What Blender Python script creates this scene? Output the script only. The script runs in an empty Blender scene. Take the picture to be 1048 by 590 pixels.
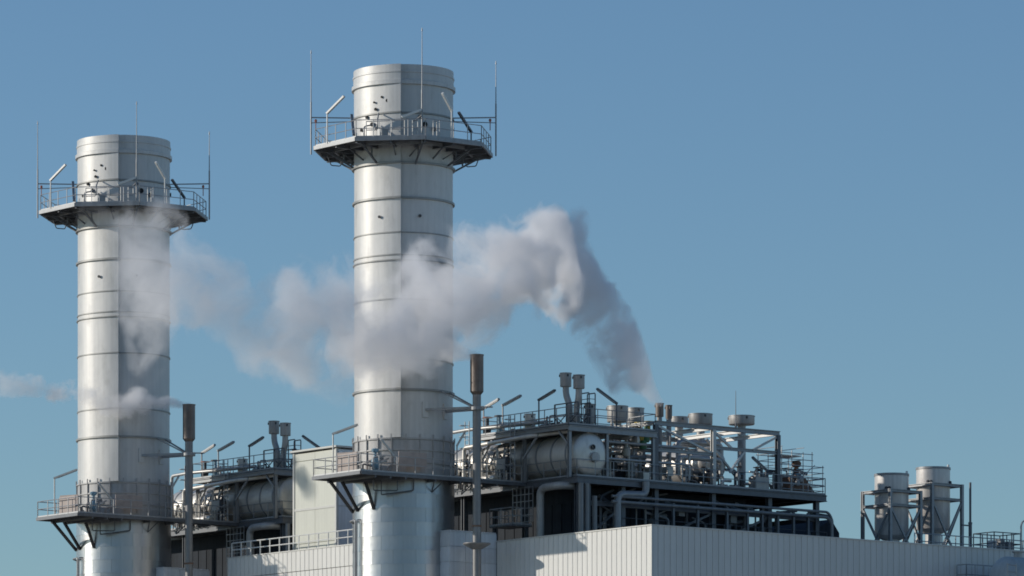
import bpy, bmesh, math, random
from mathutils import Vector, Matrix

random.seed(7)
scene = bpy.context.scene
C = scene.collection
R = math.radians

# ------------------------------------------------------------------ camera
CAM_Z = 1.7
F, HORIZON, CX = 5250.0, 1000.0, 524.0          # focal length in photo pixels, horizon row, centre column
cam_d = bpy.data.cameras.new('camera')
cam = bpy.data.objects.new('camera', cam_d)
C.objects.link(cam)
cam.location = (0, 0, CAM_Z)
cam.rotation_euler = (R(90), 0, 0)
cam_d.sensor_width = 36.0
cam_d.lens = F / 1048 * 36
cam_d.shift_y = (HORIZON - 295) / 1048
cam_d.clip_start = 1
cam_d.clip_end = 20000
scene.camera = cam

# ------------------------------------------------------------------ sky and sun
SUN_AZ = R(93)      # left of the view direction, measured from the camera side
SUN_EL = R(19)
sun_dir = Vector((-math.sin(SUN_AZ) * math.cos(SUN_EL), -math.cos(SUN_AZ) * math.cos(SUN_EL), math.sin(SUN_EL)))
world = bpy.data.worlds.new('World')
scene.world = world
world.use_nodes = True
wn, wl = world.node_tree.nodes, world.node_tree.links
wn.clear()
sky = wn.new('ShaderNodeTexSky')
sky.sky_type = 'NISHITA'
sky.sun_disc = False
sky.sun_elevation = SUN_EL
sky.sun_rotation = math.atan2(sun_dir.x, sun_dir.y)
sky.altitude = 0
sky.air_density = 1.0
sky.dust_density = 0.35
sky.ozone_density = 2.0
bg = wn.new('ShaderNodeBackground')
bg.inputs['Strength'].default_value = 0.1
wo = wn.new('ShaderNodeOutputWorld')
tint = wn.new('ShaderNodeMix')                     # white balance of the photograph, over the whole sky
tint.data_type = 'RGBA'
tint.blend_type = 'MULTIPLY'
tint.inputs['Factor'].default_value = 1
tint.inputs[7].default_value = (0.675, 0.86, 1.035, 1)
wl.new(sky.outputs[0], tint.inputs[6])
wl.new(tint.outputs[2], bg.inputs['Color'])
wl.new(bg.outputs[0], wo.inputs['Surface'])

sun_d = bpy.data.lights.new('sun', 'SUN')
sun_d.energy = 3.3
sun_d.angle = R(0.55)
sun_d.color = (1.0, 0.925, 0.82)
sun = bpy.data.objects.new('sun', sun_d)
C.objects.link(sun)
sun.rotation_euler = sun_dir.to_track_quat('Z', 'Y').to_euler()
sun.location = (-60, 300, 90)

scene.view_settings.view_transform = 'Standard'
scene.view_settings.look = 'None'
scene.view_settings.exposure = 0
scene.view_settings.gamma = 1
scene.view_settings.use_curve_mapping = False
scene.render.engine = 'CYCLES'
cy = scene.cycles
cy.use_denoising = True
cy.max_bounces = 12
cy.diffuse_bounces = 3
cy.glossy_bounces = 3
cy.transparent_max_bounces = 16
cy.volume_bounces = 12
cy.volume_step_rate = 0.08
cy.volume_max_steps = 512
cy.filter_width = 1.75

# ------------------------------------------------------------------ plant axes
ROT = R(38.2)                                    # local x = along the boilers, local y = from train to train
AU = Vector((math.cos(ROT), math.sin(ROT), 0))
AV = Vector((-math.sin(ROT), math.cos(ROT), 0))
NEAR = Vector((-7.04, 333.0, 0))
FAR = NEAR + AV * 32.5 + Vector((0, 0, -0.35))      # the ground falls a little that way


def world_pt(u, v, z, o):
    p = o + AU * u + AV * v
    return Vector((p.x, p.y, z + o.z))


def iu(px, py, u, o=NEAR):
    """photo pixel on the plane u = const -> (v, z)"""
    t = (px - CX) / F
    v = (t * (o.y + AU.y * u) - o.x - AU.x * u) / (AV.x - t * AV.y)
    y = o.y + AU.y * u + AV.y * v
    return v, CAM_Z + (HORIZON - py) * y / F


def iv(px, py, v, o=NEAR):
    """photo pixel on the plane v = const -> (u, z)"""
    t = (px - CX) / F
    u = (t * (o.y + AV.y * v) - o.x - AV.x * v) / (AU.x - t * AU.y)
    y = o.y + AU.y * u + AV.y * v
    return u, CAM_Z + (HORIZON - py) * y / F


def fi(phi):
    """angle in the local plan of a direction phi degrees right of the side that faces the camera"""
    return R(phi - 90) - ROT


# ------------------------------------------------------------------ materials
def material(name, base, metallic=0.0, rough=0.5, var=0.12, scale=0.8, streak=0.0, bump=0.0, piece=0.0,
             dirt=None, dirt_amt=0.0, spec=0.5):
    m = bpy.data.materials.new(name)
    m.use_nodes = True
    n, l = m.node_tree.nodes, m.node_tree.links
    b = n['Principled BSDF']
    b.inputs['Metallic'].default_value = metallic
    b.inputs['Roughness'].default_value = rough
    b.inputs['Specular IOR Level'].default_value = spec
    tc = n.new('ShaderNodeTexCoord')
    no = n.new('ShaderNodeTexNoise')
    no.inputs['Scale'].default_value = scale
    no.inputs['Detail'].default_value = 6
    no.inputs['Roughness'].default_value = 0.65
    l.new(tc.outputs['Object'], no.inputs['Vector'])
    mr = n.new('ShaderNodeMapRange')
    mr.inputs['From Min'].default_value = 0.3
    mr.inputs['From Max'].default_value = 0.7
    mr.inputs['To Min'].default_value = 1 - var
    mr.inputs['To Max'].default_value = 1 + var
    l.new(no.outputs['Fac'], mr.inputs['Value'])
    fac = mr.outputs[0]
    if streak:
        mp = n.new('ShaderNodeMapping')
        mp.inputs['Scale'].default_value = (5, 5, 0.22)
        l.new(tc.outputs['Object'], mp.inputs['Vector'])
        n2 = n.new('ShaderNodeTexNoise')
        n2.inputs['Scale'].default_value = 1.0
        n2.inputs['Detail'].default_value = 5
        l.new(mp.outputs[0], n2.inputs['Vector'])
        m2 = n.new('ShaderNodeMapRange')
        m2.inputs['From Min'].default_value = 0.35
        m2.inputs['From Max'].default_value = 0.7
        m2.inputs['To Min'].default_value = 1 + streak * 0.5
        m2.inputs['To Max'].default_value = 1 - streak
        l.new(n2.outputs['Fac'], m2.inputs['Value'])
        mu = n.new('ShaderNodeMath')
        mu.operation = 'MULTIPLY'
        l.new(fac, mu.inputs[0])
        l.new(m2.outputs[0], mu.inputs[1])
        fac = mu.outputs[0]
    if piece:
        oi = n.new('ShaderNodeObjectInfo')
        m3 = n.new('ShaderNodeMapRange')
        m3.inputs['To Min'].default_value = 1 - piece
        m3.inputs['To Max'].default_value = 1 + piece
        l.new(oi.outputs['Random'], m3.inputs['Value'])
        mu = n.new('ShaderNodeMath')
        mu.operation = 'MULTIPLY'
        l.new(fac, mu.inputs[0])
        l.new(m3.outputs[0], mu.inputs[1])
        fac = mu.outputs[0]
    mx = n.new('ShaderNodeMix')
    mx.data_type = 'RGBA'
    mx.blend_type = 'MULTIPLY'
    mx.inputs['Factor'].default_value = 1
    mx.inputs[6].default_value = (*base, 1)
    cb = n.new('ShaderNodeCombineColor')
    for i in range(3):
        l.new(fac, cb.inputs[i])
    l.new(cb.outputs[0], mx.inputs[7])
    col = mx.outputs[2]
    if dirt:
        n4 = n.new('ShaderNodeTexNoise')
        n4.inputs['Scale'].default_value = scale * 2.3
        n4.inputs['Detail'].default_value = 8
        n4.inputs['Roughness'].default_value = 0.7
        mp4 = n.new('ShaderNodeMapping')
        mp4.inputs['Location'].default_value = (11.3, 4.1, 7.7)
        mp4.inputs['Scale'].default_value = (1, 1, 0.45)
        l.new(tc.outputs['Object'], mp4.inputs['Vector'])
        l.new(mp4.outputs[0], n4.inputs['Vector'])
        m4 = n.new('ShaderNodeMapRange')
        m4.inputs['From Min'].default_value = 0.52
        m4.inputs['From Max'].default_value = 0.72
        m4.inputs['To Min'].default_value = 0
        m4.inputs['To Max'].default_value = dirt_amt
        l.new(n4.outputs['Fac'], m4.inputs['Value'])
        md = n.new('ShaderNodeMix')
        md.data_type = 'RGBA'
        l.new(m4.outputs[0], md.inputs['Factor'])
        l.new(col, md.inputs[6])
        md.inputs[7].default_value = (*dirt, 1)
        col = md.outputs[2]
    l.new(col, b.inputs['Base Color'])
    # roughness varies a little with the grime
    mr5 = n.new('ShaderNodeMapRange')
    mr5.inputs['To Min'].default_value = max(0.05, rough - 0.08)
    mr5.inputs['To Max'].default_value = min(1, rough + 0.1)
    l.new(no.outputs['Fac'], mr5.inputs['Value'])
    l.new(mr5.outputs[0], b.inputs['Roughness'])
    if 'Diffuse Roughness' in b.inputs:
        b.inputs['Diffuse Roughness'].default_value = 0.4 if name == 'stack_shaft' else 0.3
    if bump:
        bn = n.new('ShaderNodeTexNoise')
        bn.inputs['Scale'].default_value = 0.9
        bn.inputs['Detail'].default_value = 2
        l.new(tc.outputs['Object'], bn.inputs['Vector'])
        bp = n.new('ShaderNodeBump')
        bp.inputs['Strength'].default_value = bump
        bp.inputs['Distance'].default_value = 0.1
        l.new(bn.outputs['Fac'], bp.inputs['Height'])
        l.new(bp.outputs[0], b.inputs['Normal'])
    return m


M = {
    'band': material('band_steel', (0.42, 0.415, 0.41), 0.2, 0.55, var=0.12, scale=1.5, streak=.1),
    'shaft': material('stack_shaft', (0.58, 0.575, 0.56), 0.25, 0.5, var=0.05, scale=0.5, streak=0.07, bump=0.12,
                      dirt=(0.30, 0.29, 0.27), dirt_amt=0.35),
    'clad': material('aluminium_cladding', (0.43, 0.435, 0.44), 0.8, 0.31, var=0.05, scale=0.7, streak=0.05, bump=0.12, piece=0.09),
    'ring': material('ring_steel', (0.30, 0.30, 0.29), 0.4, 0.5, var=0.15, scale=1.5),
    'galv': material('galvanised_steel', (0.30, 0.31, 0.32), 0.45, 0.5, var=0.15, scale=2.0, dirt=(0.16, 0.12, 0.09), dirt_amt=0.4),
    'lightgalv': material('pale_galvanised', (0.46, 0.46, 0.45), 0.4, 0.45, var=0.12, scale=2.0),
    'rail': material('rail_steel', (0.38, 0.385, 0.39), 0.4, 0.5, var=0.12, scale=2.0),
    'dark': material('dark_steel', (0.06, 0.063, 0.07), 0.3, 0.55, var=0.25, scale=1.5, dirt=(0.16, 0.11, 0.08), dirt_amt=0.4),
    'casing': material('boiler_casing', (0.036, 0.044, 0.056), 0.0, 0.75, var=0.25, scale=0.7, streak=0.2, piece=0.15, spec=0.15),  # darkened and blued so the colour carries the stack's shade
    'frame': material('frame_steel', (0.13, 0.14, 0.155), 0.3, 0.5, var=0.2, scale=1.5, dirt=(0.15, 0.10, 0.07), dirt_amt=0.35),
    'insul': material('insulation_jacket', (0.64, 0.615, 0.57), 0.4, 0.42, var=0.08, scale=0.9, streak=0.06, bump=0.2,
                      dirt=(0.33, 0.29, 0.25), dirt_amt=0.4, piece=0.04),
    'can': material('silencer_shell', (0.40, 0.395, 0.385), 0.35, 0.48, var=0.1, scale=1.2, streak=0.12, piece=0.1,
                    dirt=(0.25, 0.20, 0.16), dirt_amt=0.4),
    'brownish': material('weathered_silencer', (0.20, 0.17, 0.15), 0.35, 0.5, var=0.2, scale=1.2, streak=0.3,
                         dirt=(0.12, 0.07, 0.045), dirt_amt=0.5),
    'rust': material('rusty_steel', (0.22, 0.13, 0.085), 0.1, 0.7, var=0.3, scale=3),
    'vent': material('vent_pipe', (0.25, 0.25, 0.25), 0.35, 0.5, var=0.12, scale=1.2, streak=0.15),
    'wall': material('ribbed_sheet', (0.74, 0.73, 0.69), 0.0, 0.5, var=0.04, scale=0.5, streak=0.05, piece=0.025),
    'shadewall': material('ribbed_shade_sheet', (0.72, 0.70, 0.66), 0.0, 0.5, var=0.04, scale=0.5, streak=0.06, piece=0.025),  # copy of the wall paint, its colour tuned for the shaded face
    'trim': material('wall_trim', (0.58, 0.58, 0.55), 0.1, 0.5, var=0.06),
    'roof': material('roof_sheet', (0.22, 0.22, 0.215), 0.0, 0.8, var=0.2),
    'green': material('tower_panel', (0.64, 0.65, 0.57), 0.0, 0.5, var=0.04, scale=0.6, streak=0.05, piece=0.03),
    'towerframe': material('tower_frame', (0.62, 0.62, 0.58), 0.0, 0.5, var=0.05),
    'duct': material('duct_cladding', (0.68, 0.71, 0.74), 0.1, 0.45, var=0.08, scale=0.8, streak=0.1, bump=0.2, piece=0.08),
    'silo': material('silo_shell', (0.66, 0.635, 0.61), 0.25, 0.42, var=0.08, scale=0.8, streak=0.14, bump=0.12,
                     dirt=(0.33, 0.29, 0.26), dirt_amt=0.35),
    'bluev': material('blue_paint', (0.22, 0.36, 0.45), 0.0, 0.45, var=0.15, scale=3),
    'redv': material('red_paint', (0.35, 0.10, 0.06), 0.0, 0.5, var=0.2, scale=3),
    'yellow': material('yellow_paint', (0.60, 0.42, 0.06), 0.0, 0.5, var=0.15, scale=3),
    'greenp': material('green_paint', (0.10, 0.25, 0.12), 0.0, 0.5, var=0.15, scale=3),
    'white': material('white_paint', (0.75, 0.75, 0.72), 0.0, 0.45, var=0.05, scale=2),
    'black': material('black_port', (0.02, 0.02, 0.02), 0.0, 0.8, var=0.2),
    'screen': material('wind_screen', (0.40, 0.34, 0.31), 0.1, 0.6, var=0.15, scale=2),
    'tank': material('tank_paint', (0.40, 0.44, 0.45), 0.1, 0.45, var=0.08, scale=0.8, streak=0.1),
    'ground': material('ground_gravel', (0.24, 0.22, 0.185), 0.0, 0.9, var=0.3, scale=0.05),
}


# ------------------------------------------------------------------ mesh builder
class MB:
    def __init__(self):
        self.v, self.f = [], []

    def add(self, verts, faces):
        k = len(self.v)
        self.v += [Vector(p) for p in verts]
        self.f += [tuple(i + k for i in f) for f in faces]
        return self

    def box(self, a, b):
        (x0, y0, z0), (x1, y1, z1) = a, b
        x0, x1 = min(x0, x1), max(x0, x1)
        y0, y1 = min(y0, y1), max(y0, y1)
        z0, z1 = min(z0, z1), max(z0, z1)
        v = [(x0, y0, z0), (x1, y0, z0), (x1, y1, z0), (x0, y1, z0), (x0, y0, z1), (x1, y0, z1), (x1, y1, z1), (x0, y1, z1)]
        return self.add(v, [(0, 3, 2, 1), (4, 5, 6, 7), (0, 1, 5, 4), (1, 2, 6, 5), (2, 3, 7, 6), (3, 0, 4, 7)])

    def bar(self, p, q, w, h=None, up=(0, 0, 1)):
        """a square or rectangular bar from p to q"""
        p, q = Vector(p), Vector(q)
        h = h or w
        d = (q - p).normalized()
        up = Vector(up)
        if abs(d.dot(up)) > 0.98:
            up = Vector((1, 0, 0))
        s = d.cross(up).normalized()
        t = s.cross(d).normalized()
        vs = []
        for e in (p, q):
            for a, b in ((-1, -1), (1, -1), (1, 1), (-1, 1)):
                vs.append(e + s * a * w / 2 + t * b * h / 2)
        return self.add(vs, [(0, 3, 2, 1), (4, 5, 6, 7), (0, 1, 5, 4), (1, 2, 6, 5), (2, 3, 7, 6), (3, 0, 4, 7)])

    def ibeam(self, p, q, w, h):
        """an I section lying from p to q"""
        p, q = Vector(p), Vector(q)
        t = 0.045
        up = Vector((0, 0, 1))
        d = (q - p).normalized()
        if abs(d.z) > 0.9:
            up = Vector((0, 1, 0))
        s = d.cross(up).normalized()
        up = s.cross(d).normalized()
        self.bar(p + up * (h / 2 - t / 2), q + up * (h / 2 - t / 2), w, t, up)
        self.bar(p - up * (h / 2 - t / 2), q - up * (h / 2 - t / 2), w, t, up)
        self.bar(p, q, t, h - 2 * t, up)
        return self

    def tube(self, p, q, r0, r1=None, n=8, caps=True):
        p, q = Vector(p), Vector(q)
        r1 = r0 if r1 is None else r1
        d = (q - p).normalized()
        a = Vector((0, 0, 1)) if abs(d.z) < 0.9 else Vector((1, 0, 0))
        s = d.cross(a).normalized()
        t = d.cross(s)
        vs = []
        for e, r in ((p, r0), (q, r1)):
            for i in range(n):
                g = 2 * math.pi * i / n
                vs.append(e + (s * math.cos(g) + t * math.sin(g)) * r)
        fs = [(i, (i + 1) % n, n + (i + 1) % n, n + i) for i in range(n)]
        if caps:
            fs += [tuple(range(n))[::-1], tuple(range(n, 2 * n))]
        return self.add(vs, fs)

    def lapped(self, prof, flare, n=120):
        """a shell of (radius, z) rows whose left plate is flared at the seam to shape a sharp shade line"""
        ph = [-1.6 + 360 * k / n for k in range(n)] + [358.38]
        m = len(ph)
        vs, fs = [], []
        for r0, z in prof:
            for p in ph:
                e = (p - 360 + 33) / 31.4 if p > 180 else -1
                r = r0 + flare * max(0.0, e) ** 1.7
                g = fi(p)
                vs.append((r * math.cos(g), r * math.sin(g), z))
        for k in range(len(prof) - 1):
            fs += [(k * m + i, k * m + (i + 1) % m, (k + 1) * m + (i + 1) % m, (k + 1) * m + i) for i in range(m)]
        return self.add(vs, fs)

    def lathe(self, c, prof, n=48, a0=0.0, a1=None, axis='z'):
        """profile of (radius, height) turned round an axis through c"""
        full = a1 is None
        a1 = a0 + 2 * math.pi if full else a1
        m = n if full else n + 1
        c = Vector(c)
        vs = []
        for r, h in prof:
            for i in range(m):
                g = a0 + (a1 - a0) * i / n
                x, y = r * math.cos(g), r * math.sin(g)
                vs.append(c + (Vector((x, y, h)) if axis == 'z' else Vector((y, h, x)) if axis == 'y' else Vector((h, x, y))))
        fs = []
        for k in range(len(prof) - 1):
            for i in range(n):
                j = (i + 1) % m
                fs.append((k * m + i, k * m + j, (k + 1) * m + j, (k + 1) * m + i))
        return self.add(vs, fs)

    def pipe(self, pts, r, bend=None, n=12):
        """a round pipe along corner points with filleted elbows"""
        bend = bend or 2.2 * r
        pts = [Vector(p) for p in pts]
        path = [pts[0]]
        for i in range(1, len(pts) - 1):
            a, b, c = pts[i - 1], pts[i], pts[i + 1]
            d0, d1 = (a - b), (c - b)
            k = min(bend, d0.length * 0.49, d1.length * 0.49)
            s, e = b + d0.normalized() * k, b + d1.normalized() * k
            for j in range(6):
                t = j / 5
                path.append(s * (1 - t) ** 2 + b * 2 * t * (1 - t) + e * t * t)
        path.append(pts[-1])
        d = (path[1] - path[0]).normalized()
        a = Vector((0, 0, 1)) if abs(d.z) < 0.9 else Vector((1, 0, 0))
        s = d.cross(a).normalized()
        vs = []
        for i, p in enumerate(path):
            if i == 0:
                d = path[1] - path[0]
            elif i == len(path) - 1:
                d = path[-1] - path[-2]
            else:
                d = path[i + 1] - path[i - 1]
            d.normalize()
            s = (s - d * s.dot(d)).normalized()
            t = d.cross(s)
            for k in range(n):
                g = 2 * math.pi * k / n
                vs.append(p + (s * math.cos(g) + t * math.sin(g)) * r)
        fs = []
        for i in range(len(path) - 1):
            for k in range(n):
                fs.append((i * n + k, i * n + (k + 1) % n, (i + 1) * n + (k + 1) % n, (i + 1) * n + k))
        fs += [tuple(range(n))[::-1], tuple(range((len(path) - 1) * n, len(path) * n))]
        return self.add(vs, fs)

    def rail(self, pts, h=1.1, gap=1.5, r=0.03, toe=True, closed=False):
        """handrail along points at deck level: posts, two rails, toe board"""
        pts = [Vector(p) for p in pts]
        if closed:
            pts.append(pts[0])
        for a, b in zip(pts, pts[1:]):
            L = (b - a).length
            k = max(1, round(L / gap))
            for i in range(k + 1):
                p = a.lerp(b, i / k)
                self.tube(p, p + Vector((0, 0, h)), r, n=5)
            for z in (h, h * 0.52):
                self.tube(a + Vector((0, 0, z)), b + Vector((0, 0, z)), r * 0.9, n=5)
            if toe:
                self.bar(a + Vector((0, 0, 0.06)), b + Vector((0, 0, 0.06)), 0.02, 0.1)
        return self

    def poly(self, pts, z0, z1):
        """vertical prism over a plan polygon"""
        n = len(pts)
        v = [(x, y, z0) for x, y in pts] + [(x, y, z1) for x, y in pts]
        f = [tuple(range(n))[::-1], tuple(range(n, 2 * n))] + [(i, (i + 1) % n, n + (i + 1) % n, n + i) for i in range(n)]
        return self.add(v, f)

    def mesh(self, name, mat, origin=(0, 0, 0), smooth=True):
        o = Vector(origin)
        me = bpy.data.meshes.new(name)
        me.from_pydata([p - o for p in self.v], [], self.f)
        me.materials.append(mat)
        if smooth:
            me.shade_smooth()
            me.set_sharp_from_angle(angle=R(35))
        me.update()
        return me


class Thing:
    """an Empty at the base point (u, v, z) of a train frame; parts are meshed in the same frame"""

    def __init__(self, name, label, cat, base, origin, group=None, parent_kind=None):
        e = bpy.data.objects.new(name, None)
        e.empty_display_size = 0.5
        C.objects.link(e)
        e.location = world_pt(*base, origin)
        e.rotation_euler = (0, 0, ROT)
        e['label'] = label
        e['category'] = cat
        if group:
            e['group'] = group
        self.e, self.base = e, Vector(base)

    def part(self, name, mb, mat, under=None, smooth=True, label=None):
        o = bpy.data.objects.new(name, mb.mesh(name, M[mat], self.base, smooth))
        C.objects.link(o)
        o.parent = under or self.e
        if label:
            o['label'] = label
        return o

    def copy_part(self, name, me, loc, rz=0.0, under=None):
        o = bpy.data.objects.new(name, me)
        C.objects.link(o)
        o.parent = under or self.e
        o.location = Vector(loc) - self.base
        o.rotation_euler = (0, 0, rz)
        return o


def structure(name, mb, mat, kind='structure'):
    o = bpy.data.objects.new(name, mb.mesh(name, M[mat]))
    o['kind'] = kind
    C.objects.link(o)
    return o


# ------------------------------------------------------------------ ground
structure('ground', MB().add([(-6000, -500, 0), (6000, -500, 0), (6000, 9000, 0), (-6000, 9000, 0)], [(0, 1, 2, 3)]), 'ground')


# ------------------------------------------------------------------ exhaust stacks
def floodlight(th, under, foot, top, tip, mat='lightgalv'):
    """a post with a slanting tube lamp; the lamp is the part under the platform"""
    foot, top, tip = Vector(foot), Vector(top), Vector(tip)
    m = MB()
    m.tube(foot, top, 0.045, n=6)
    d = (tip - top).normalized()
    m.bar(top - d * 0.05, tip, 0.17, 0.12)
    m.bar(top + d * 0.25 - Vector((0, 0, 0.075)), tip - d * 0.05 - Vector((0, 0, 0.075)), 0.11, 0.04)
    return th.part('floodlight', m, mat, under)


def make_stack(o, label):
    th = Thing('exhaust_stack', label, 'stack', (0, 0, 0), o, 'exhaust stacks')
    RS, RB, FL = 3.2, 3.30, 0.32  # seam flare FL is shaped for the shade step on the shaft

    def at(phi, r, z):
        g = fi(phi)
        return Vector((r * math.cos(g), r * math.sin(g), z))

    # base: plain shell low down, sheet by sheet where it shows
    th.part('base_shell', MB().lathe((0, 0, 0), [(RB - 0.03, 0), (RB - 0.03, 33.7), (RS, 33.7)], 72), 'clad')
    ROW, NP = 0.905, 14
    sheets = []
    for var in range(3):
        rng = random.Random(50 + var)
        mb = MB()
        a = math.pi / NP - 0.002
        vs = []
        for zi, z in enumerate((0.0, ROW * 0.5, ROW + 0.035)):
            for i in range(7):
                g = -a + 2 * a * i / 6
                r = RB + (0.02 if zi == 0 else 0.0) + (0.003 if i in (0, 6) else 0.0) + rng.uniform(-0.001, 0.001)
                vs.append((r * math.cos(g), r * math.sin(g), z))
        for zi in range(3):
            for i in range(7):
                x, y, z = vs[zi * 7 + i]
                k = 1 - 0.03 / RB
                vs.append((x * k, y * k, z))
        fs = []
        for zi in range(2):
            for i in range(6):
                q = zi * 7 + i
                fs.append((q, q + 1, q + 8, q + 7))
        for i in range(6):
            fs.append((i + 1, i, 21 + i, 22 + i))
            fs.append((14 + i, 15 + i, 36 + i, 35 + i))
        for zi in range(2):
            q = zi * 7
            fs.append((q, q + 7, q + 28, q + 21))
            fs.append((q + 13, q + 6, q + 27, q + 34))
        mb.add(vs, fs)
        sheets.append(mb.mesh('cladding_sheet', M['clad']))
    for row in range(8):
        for k in range(NP):
            off = (row % 2) * math.pi / NP * 0.9 + 0.05
            th.copy_part('cladding_sheet', sheets[(k * 5 + row * 3) % 3], (0, 0, 26.45 + row * ROW), 2 * math.pi * k / NP + off)

    # stiffened band between base and shaft
    band = th.part('stiffened_band', MB().lathe((0, 0, 0), [(RS + 0.05, 33.7), (RS + 0.05, 36.25), (RS + 0.13, 36.28), (RS + 0.13, 36.38), (RS, 36.4)], 72), 'band')
    m = MB().lathe((0, 0, 0), [(RS + 0.05, 35.55), (RS + 0.12, 35.56), (RS + 0.12, 35.64), (RS + 0.05, 35.65)], 72)
    m.lathe((0, 0, 0), [(RS + 0.05, 34.75), (RS + 0.12, 34.76), (RS + 0.12, 34.84), (RS + 0.05, 34.85)], 72)
    th.part('band_ring', m, 'band', band)
    for k in range(22):
        p, g = at(k * 360 / 22 + 4, RS + 0.08, 0), fi(k * 360 / 22 + 4)
        t = Vector((math.cos(g), math.sin(g), 0))
        mb = MB().bar(p + Vector((0, 0, 34.2)), p + Vector((0, 0, 36.3)), 0.04, 0.12, t)
        mb.bar(p + t * 0.05 + Vector((0, 0, 36.3)), p + t * 0.05 + Vector((0, 0, 36.62)), 0.08, 0.07, t)
        th.part('band_rib', mb, 'band', band)

    # shaft courses, flared at the seam to form the shade edge, and their rings
    zs = [36.38, 39.52, 41.45, 45.3, 47.81, 48.15, 49.59, 51.83, 54.09]
    wide = {39.52: 0.13, 51.83: 0.13, 54.09: 0.16, 47.81: 0.09}
    for a, b in zip(zs, zs[1:]):
        sec = th.part('shell_course', MB().lapped([(RS, a), (RS, b)], FL), 'shaft')
        seam = MB()
        pr = [(RS - 0.01, a + 0.06), (RS + FL + .02, a + 0.06), (RS + FL + .02, b - 0.06), (RS - 0.01, b - 0.06)]
        seam.lathe((0, 0, 0), pr, 2, fi(-1.9), fi(-1.3))
        gA, gB = fi(-1.9), fi(-1.3)
        for g in (gA, gB):
            q = len(seam.v)
            seam.add([(r * math.cos(g), r * math.sin(g), z) for r, z in pr], [(0, 1, 2, 3)])
        th.part('seam_strip', seam, 'shaft', sec)
    for z in zs[1:]:
        w = wide.get(z, 0.055)
        h = 0.10 if w > 0.1 else 0.06
        th.part('stiffener_ring', MB().lapped([(RS - .02, z - h), (RS + w, z - h), (RS + w, z + h * 0.3), (RS - .02, z + h * 0.4)], FL), 'ring')
    # small instrument nozzles
    for phi, z in ((-27, 50.6), (20, 50.65), (-8, 38.0), (25, 41.8)):
        p = at(phi, RS, z)
        d = Vector((p.x, p.y, 0)).normalized()
        mb = MB().tube(p, p + d * 0.1, 0.06, n=8)
        mb.tube(p + d * 0.08, p + d * 0.13, 0.1, n=8)
        th.part('nozzle', mb, 'dark')

    # top section with lip, open mouth
    top = th.part('crown', MB().lapped([(RS + .02, 54.13), (RS + .02, 59.1)], FL), 'shaft')
    th.part('mouth_lip', MB().lapped([(RS, 59.1), (RS + 0.17, 59.12), (RS + 0.17, 59.36), (RS + 0.06, 59.4), (RS + 0.06, 59.85),
                                                (RS + 0.1, 59.87), (RS + 0.1, 59.98), (RS + 0.05, 60.0), (RS + 0.05, 60.38), (RS - 0.12, 60.38),
                                                (RS - 0.15, 55.0)], FL * .6), 'shaft', top)
    th.part('crown_ring', MB().lapped([(RS, 57.2), (RS + 0.1, 57.22), (RS + 0.1, 57.32), (RS, 57.34)], FL), 'ring', top)
    for a, b in ((55.75, 57.2), (57.34, 59.1)):
        seam = MB()
        pr = [(RS, a), (RS + FL + 0.04, a), (RS + FL + 0.04, b), (RS, b)]
        seam.lathe((0, 0, 0), pr, 2, fi(-1.9), fi(-1.3))
        for g in (fi(-1.9), fi(-1.3)):
            seam.add([(r * math.cos(g), r * math.sin(g), z) for r, z in pr], [(0, 1, 2, 3)])
        th.part('seam_strip', seam, 'shaft', top)
    for phi, z, r in ((-24, 58.3, 0.07), (-17, 58.05, 0.11), (-45, 57.1, 0.1), (-32, 57.55, 0.09), (-37, 56.6, 0.13), (-30, 56.3, 0.12), (-10, 56.4, 0.14),
                      (20, 57.0, 0.12), (26, 56.55, 0.16), (38, 56.3, 0.13), (-55, 56.35, 0.1), (-5, 56.9, 0.08), (-34, 58.0, 0.06),
                      (100, 56.8, .13), (150, 56.8, .13), (-120, 57, .13)):
        p = at(phi, RS + 0.02, z)
        d = Vector((p.x, p.y, 0)).normalized()
        mb = MB().tube(p - d * 0.02, p + d * 0.06, r * 0.75, n=10)
        mb.tube(p + d * 0.05, p + d * 0.1, r * 1.1, n=10)
        th.part('sampling_port', mb, 'black', top)

    # upper platform: octagonal ring deck
    RO = 5.95
    phis = [-75 + 45 * k for k in range(8)]
    zD = 55.25
    outer = [at(p, RO, 0) for p in phis]
    inner = [at(p, RS + 0.12, 0) for p in phis]
    mb = MB()
    n = 8
    nin = 32
    # deck plate as an outer octagon and an inner circle
    vs, fs = [], []
    for z in (zD, zD + 0.10):
        for k in range(nin):
            ph = phis[0] + 360 * k / nin
            e = (ph - phis[0]) / 45
            i = int(e) % 8
            t = e - int(e)
            p = outer[i].lerp(outer[(i + 1) % 8], t)
            vs.append((p.x, p.y, z))
        for k in range(nin):
            p = at(phis[0] + 360 * k / nin, RS + 0.06, z)
            vs.append(p)
    for k in range(nin):
        j = (k + 1) % nin
        fs.append((k, j, nin + j, nin + k)[::-1])
        q = 2 * nin
        fs.append((q + k, q + j, q + nin + j, q + nin + k))
    mb.add(vs, fs)
    plat = th.part('platform', mb, 'dark')
    eb = MB()
    for k in range(8):
        a, b = outer[k].copy(), outer[(k + 1) % 8].copy()
        a.z = b.z = zD + 0.0
        eb.bar(a, b, 0.10, 0.25)
        a2, b2 = at(phis[k], 4.6, zD - 0.1), at(phis[(k + 1) % 8], 4.6, zD - 0.1)
        eb.bar(a2, b2, 0.12, 0.2)
    th.part('edge_beam', eb, 'galv', plat)
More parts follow.
